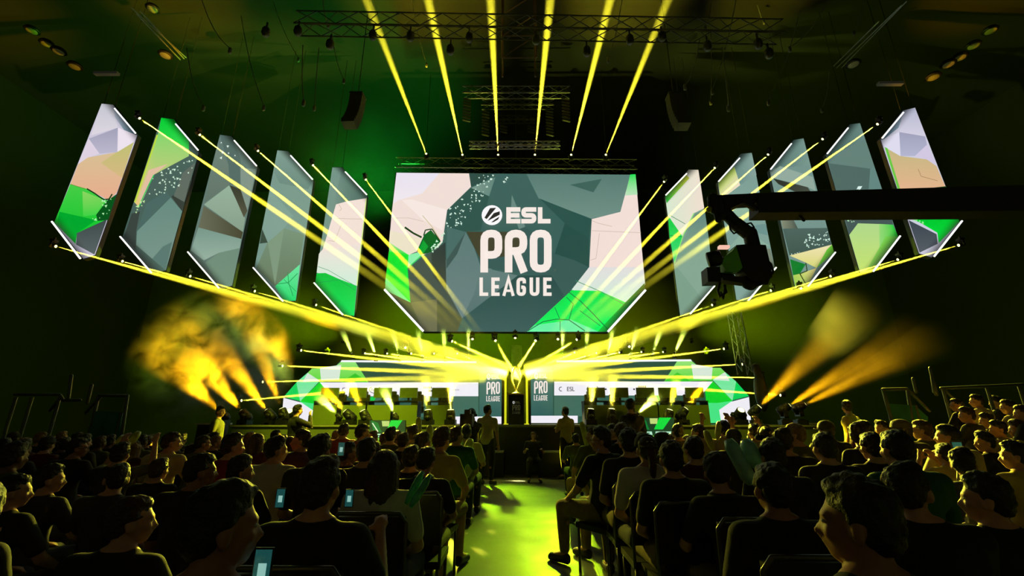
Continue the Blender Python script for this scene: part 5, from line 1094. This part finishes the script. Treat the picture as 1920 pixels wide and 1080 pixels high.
A(1766, 832, 36, 'spectator in cream shirt recording on a stick held phone', 'sit_ph2', 'yellow', 's0')
A(1895, 830, 44, 'spectator in yellow-lit shirt at the crane side edge', 'sit_l', 'yellow', 's1')
# --- raised stand on the crane side
for i, (x, y, h, shc) in enumerate([(1827, 740, 22, 'cream'), (1846, 776, 24, 'olive'), (1863, 744, 20, 'charcoal'), (1885, 750, 24, 'cream'), (1866, 790, 26, 'grey'), (1903, 790, 28, 'yellow'), (1790, 748, 21, 'black'), (1808, 765, 25, 'charcoal'), (1840, 812, 30, 'black'), (1912, 760, 28, 'black')]):
    Yy = .235 * F / h * .93; z = at(x, y, Yy).z - 1.3
    A(x, y, h, 'spectator in %s top seated in the raised stand, %s' % (shc, ['topmost under the rail', 'below the topmost pair', 'top row beside the rail', 'top row near the edge', 'third row, lit shoulders', 'third row at the edge', 'top row beside the barrier', 'second row beside the barrier', 'lowest row', 'second row at the edge'][i]), 'sit_l', shc, ['s0', 's1', 's2'][i % 3], 'brown' if i % 2 else 'black', zb=z, rz=R(25), Y=Yy, group='audience in the raised stand')
    zz = MB(); zz.cbox((0, 0, z + .21), (.5, .46, .42)); zz.box((-.3, -.25, .01), (.3, .6, z)); p = at(x, y, Yy); o = zz.build('stand_seat', BLACK); o.location = (p.x, Yy - .02, 0); o.rotation_euler = (0, 0, R(25)); tag(o, 'dark raised seat in the stand, under the %s top, %s' % (shc, ['topmost', 'below topmost', 'by the rail', 'near the edge', 'third row', 'third row edge', 'by the barrier', 'second by the barrier', 'lowest row', 'second row edge'][i]), 'seat', 'raised seats in the stand')
# --- fill of the rows: dim spectators seated between the named ones
used = [(o.location.x, o.location.y) for o in COL.objects if o.name.startswith('person') and o.type == 'MESH']
rowsY = [2.15, 3.05, 3.95, 4.85, 5.75, 6.65, 7.55, 8.45, 9.35]
rnd = random.Random(21); RN = ['front', 'second', 'third', 'fourth', 'fifth', 'sixth', 'seventh', 'eighth', 'ninth']
for sdn, s_ in (('smoke', -1), ('crane', 1)):
    for ri, y in enumerate(rowsY):
        for k in range(14):
            x = s_ * (1.18 + k * .62) + rnd.uniform(-.06, .06)
            if abs(x) > y * 1.13 + .2: continue
            if any(abs(x - a) < .5 and abs(y - b) < .62 for a, b in used): continue
            if ri < 2 and k < 1: continue
            shc = rnd.choice(['black', 'charcoal', 'navy', 'black', 'maroon', 'olive', 'grey']); hc = rnd.choice(['black', 'black', 'brown', 'blond'] if ri > 4 else ['black', 'brown']); po = rnd.choice(['sit', 'sit', 'sit_l', 'sit_r', 'sit_lean', 'sit_fwd', 'sit_chin'])
            p = Vector((x, y, 1.3)); d = CM.inverted() @ (p - CO); px = 960 + F * d.x / -d.z; py = 540 - F * d.y / -d.z
            person(px, py, 40, '%s haired, %s top, %s from aisle, %s row from stage, %s side' % (hc, shc, (NTH + ['ninth', 'tenth', 'eleventh', 'twelfth', 'thirteenth', 'fourteenth'])[k], RN[8 - ri], sdn), po, shc, rnd.choice(['s0', 's1', 's2', 's0', 's1', 'mid']), hc, rnd.choice(['jeans', 'black']), rnd.choice([0, 0, 1, 2]), rz=rnd.uniform(-.15, .15), Y=y, sc_=rnd.uniform(.9, .98), kit=() if rnd.random() > .12 else ('cap',))
            used.append((x, y))
# --- things in hands
TEAL = mat('teal film', (150, 215, 195), .25, 0, .3, 14); YFILM = mat('yellow film', (214, 214, 60), .3, 0, .3, 12); GFILM = mat('green film', (90, 205, 150), .25, 0, .35, 14)
def stk(x0, y0, x1, y1, Y, w, m, label, dy=.1): stick(at(x0, y0, Y), at(x1, y1, Y + dy), w, m, label)
stk(1412, 912, 1364, 822, 3.2, .05, TEAL, 'long teal inflatable clapper leaning inward, crane side'); stk(1424, 880, 1396, 824, 3.5, .062, TEAL, 'wide teal inflatable clapper beside the long one')
stk(760, 948, 794, 882, 2.75, .022, GFILM, 'shiny green clapper stick held before the long haired woman'); stk(768, 954, 808, 888, 2.7, .022, GFILM, 'second shiny green clapper stick, closer to the aisle')
stk(219, 838, 231, 816, 5.4, .035, YFILM, 'shorter of two raised clapper sticks, smoke side'); stk(240, 836, 262, 808, 5.4, .04, YFILM, 'longer of two raised clapper sticks, smoke side')
stk(785, 825, 785, 782, 8.0, .05, YFILM, 'upright yellow clapper before the desks, smoke side'); stk(805, 842, 806, 797, 7.0, .055, YFILM, 'upright yellow clapper above the yellow tee spectator'); stk(868, 862, 884, 822, 7.0, .06, YFILM, 'yellow clapper tilted to the aisle, smoke side')
stk(1105, 850, 1090, 790, 7.5, .045, YFILM, 'tall yellow clapper at the aisle, crane side'); stk(1118, 800, 1100, 845, 8.2, .045, YFILM, 'lower yellow clapper at the aisle, crane side'); stk(1338, 845, 1322, 806, 5.5, .04, YFILM, 'yellow clapper beside the teal ones, crane side'); stk(1345, 825, 1348, 790, 6.0, .035, YFILM, 'thin upright yellow clapper before the white LED end, crane side')
stk(1290, 872, 1273, 838, 4.6, .03, YFILM, 'yellow clapper beside the maroon top spectator')
for x, y, Y, rz, lab, sz in ((526, 934, 2.45, 0, 'phone with teal screen held beside the broad spectator', .62), (655, 934, 2.7, 0, 'phone with pale screen before the broad spectator', .62), (640, 842, 4.2, 0, 'phone held high showing the bright stage, smoke side', .8), (492, 1066, 1.5, 0, 'phone with bright blue screen low at the picture bottom', .75), (1797, 848, 4.4, 0, 'phone on a stick filming from the crane side crowd', 1.3), (1127, 838, 5.0, 0, 'phone in the lap of the smiling spectator with glasses', 1.), (1166, 806, 6.9, 0, 'phone held by the photographing spectator near the aisle', 1.0)):
    phone(at(x, y, Y), rz, lab, size=sz)
m_ = MB(); m_.rod(at(1797, 852, 4.45), at(1797, 975, 4.5), .012); tag(m_.build('selfie_stick', mat('stick metal', (120, 120, 112), .4, .6)), 'thin pole under the filming phone, crane side crowd', 'pole')
# broadcast camera on the floor at the aisle end
pc = at(876, 788, 10.1); root = empty('broadcast_camera', pc, 0, 'black shoulder broadcast camera on a pedestal beside the aisle, smoke side', 'camera')
m_ = MB(); m_.cbox((0, 0, 0), (.26, .5, .26)); m_.cbox((.02, -.1, .17), (.12, .3, .1)); child('body', m_.mesh('body', BLACK), root); m_ = MB(); m_.lathe([(.07, .25), (.09, .3), (.09, .5), (.12, .52), (.12, .62)], 16, None, 'y'); child('lens', m_.mesh('lens', BLACK, True), root)
m_ = MB(); m_.rod((0, 0, -.13), (0, 0, -pc.z + .25), .06); m_.lathe([(.3, -pc.z + .005), (.3, -pc.z + .12), (.1, -pc.z + .26)], 16); child('pedestal', m_.mesh('pedestal', BLACK, True), root)
# ------------------------------------------------------------------ world and render look
sc.world = bpy.data.worlds.new('world'); sc.world.use_nodes = True; bg = sc.world.node_tree.nodes['Background']; bg.inputs[0].default_value = (.9, .85, .35, 1); bg.inputs[1].default_value = .034  # yellow fill added, entering the open hall end behind the camera
vs_ = sc.view_settings; vs_.view_transform = 'Standard'; vs_.look = 'None'; vs_.gamma = 1; vs_.exposure = 0; vs_.use_curve_mapping = False
cy = sc.cycles; cy.volume_bounces = 0; cy.use_denoising = True; cy.max_bounces = 5; cy.sample_clamp_indirect = 3; cy.volume_max_steps = 96; cy.transparent_max_bounces = 96; cy.caustics_reflective = False; cy.caustics_refractive = False
for o in list(COL.objects):
    if '_s' in o: del o['_s']
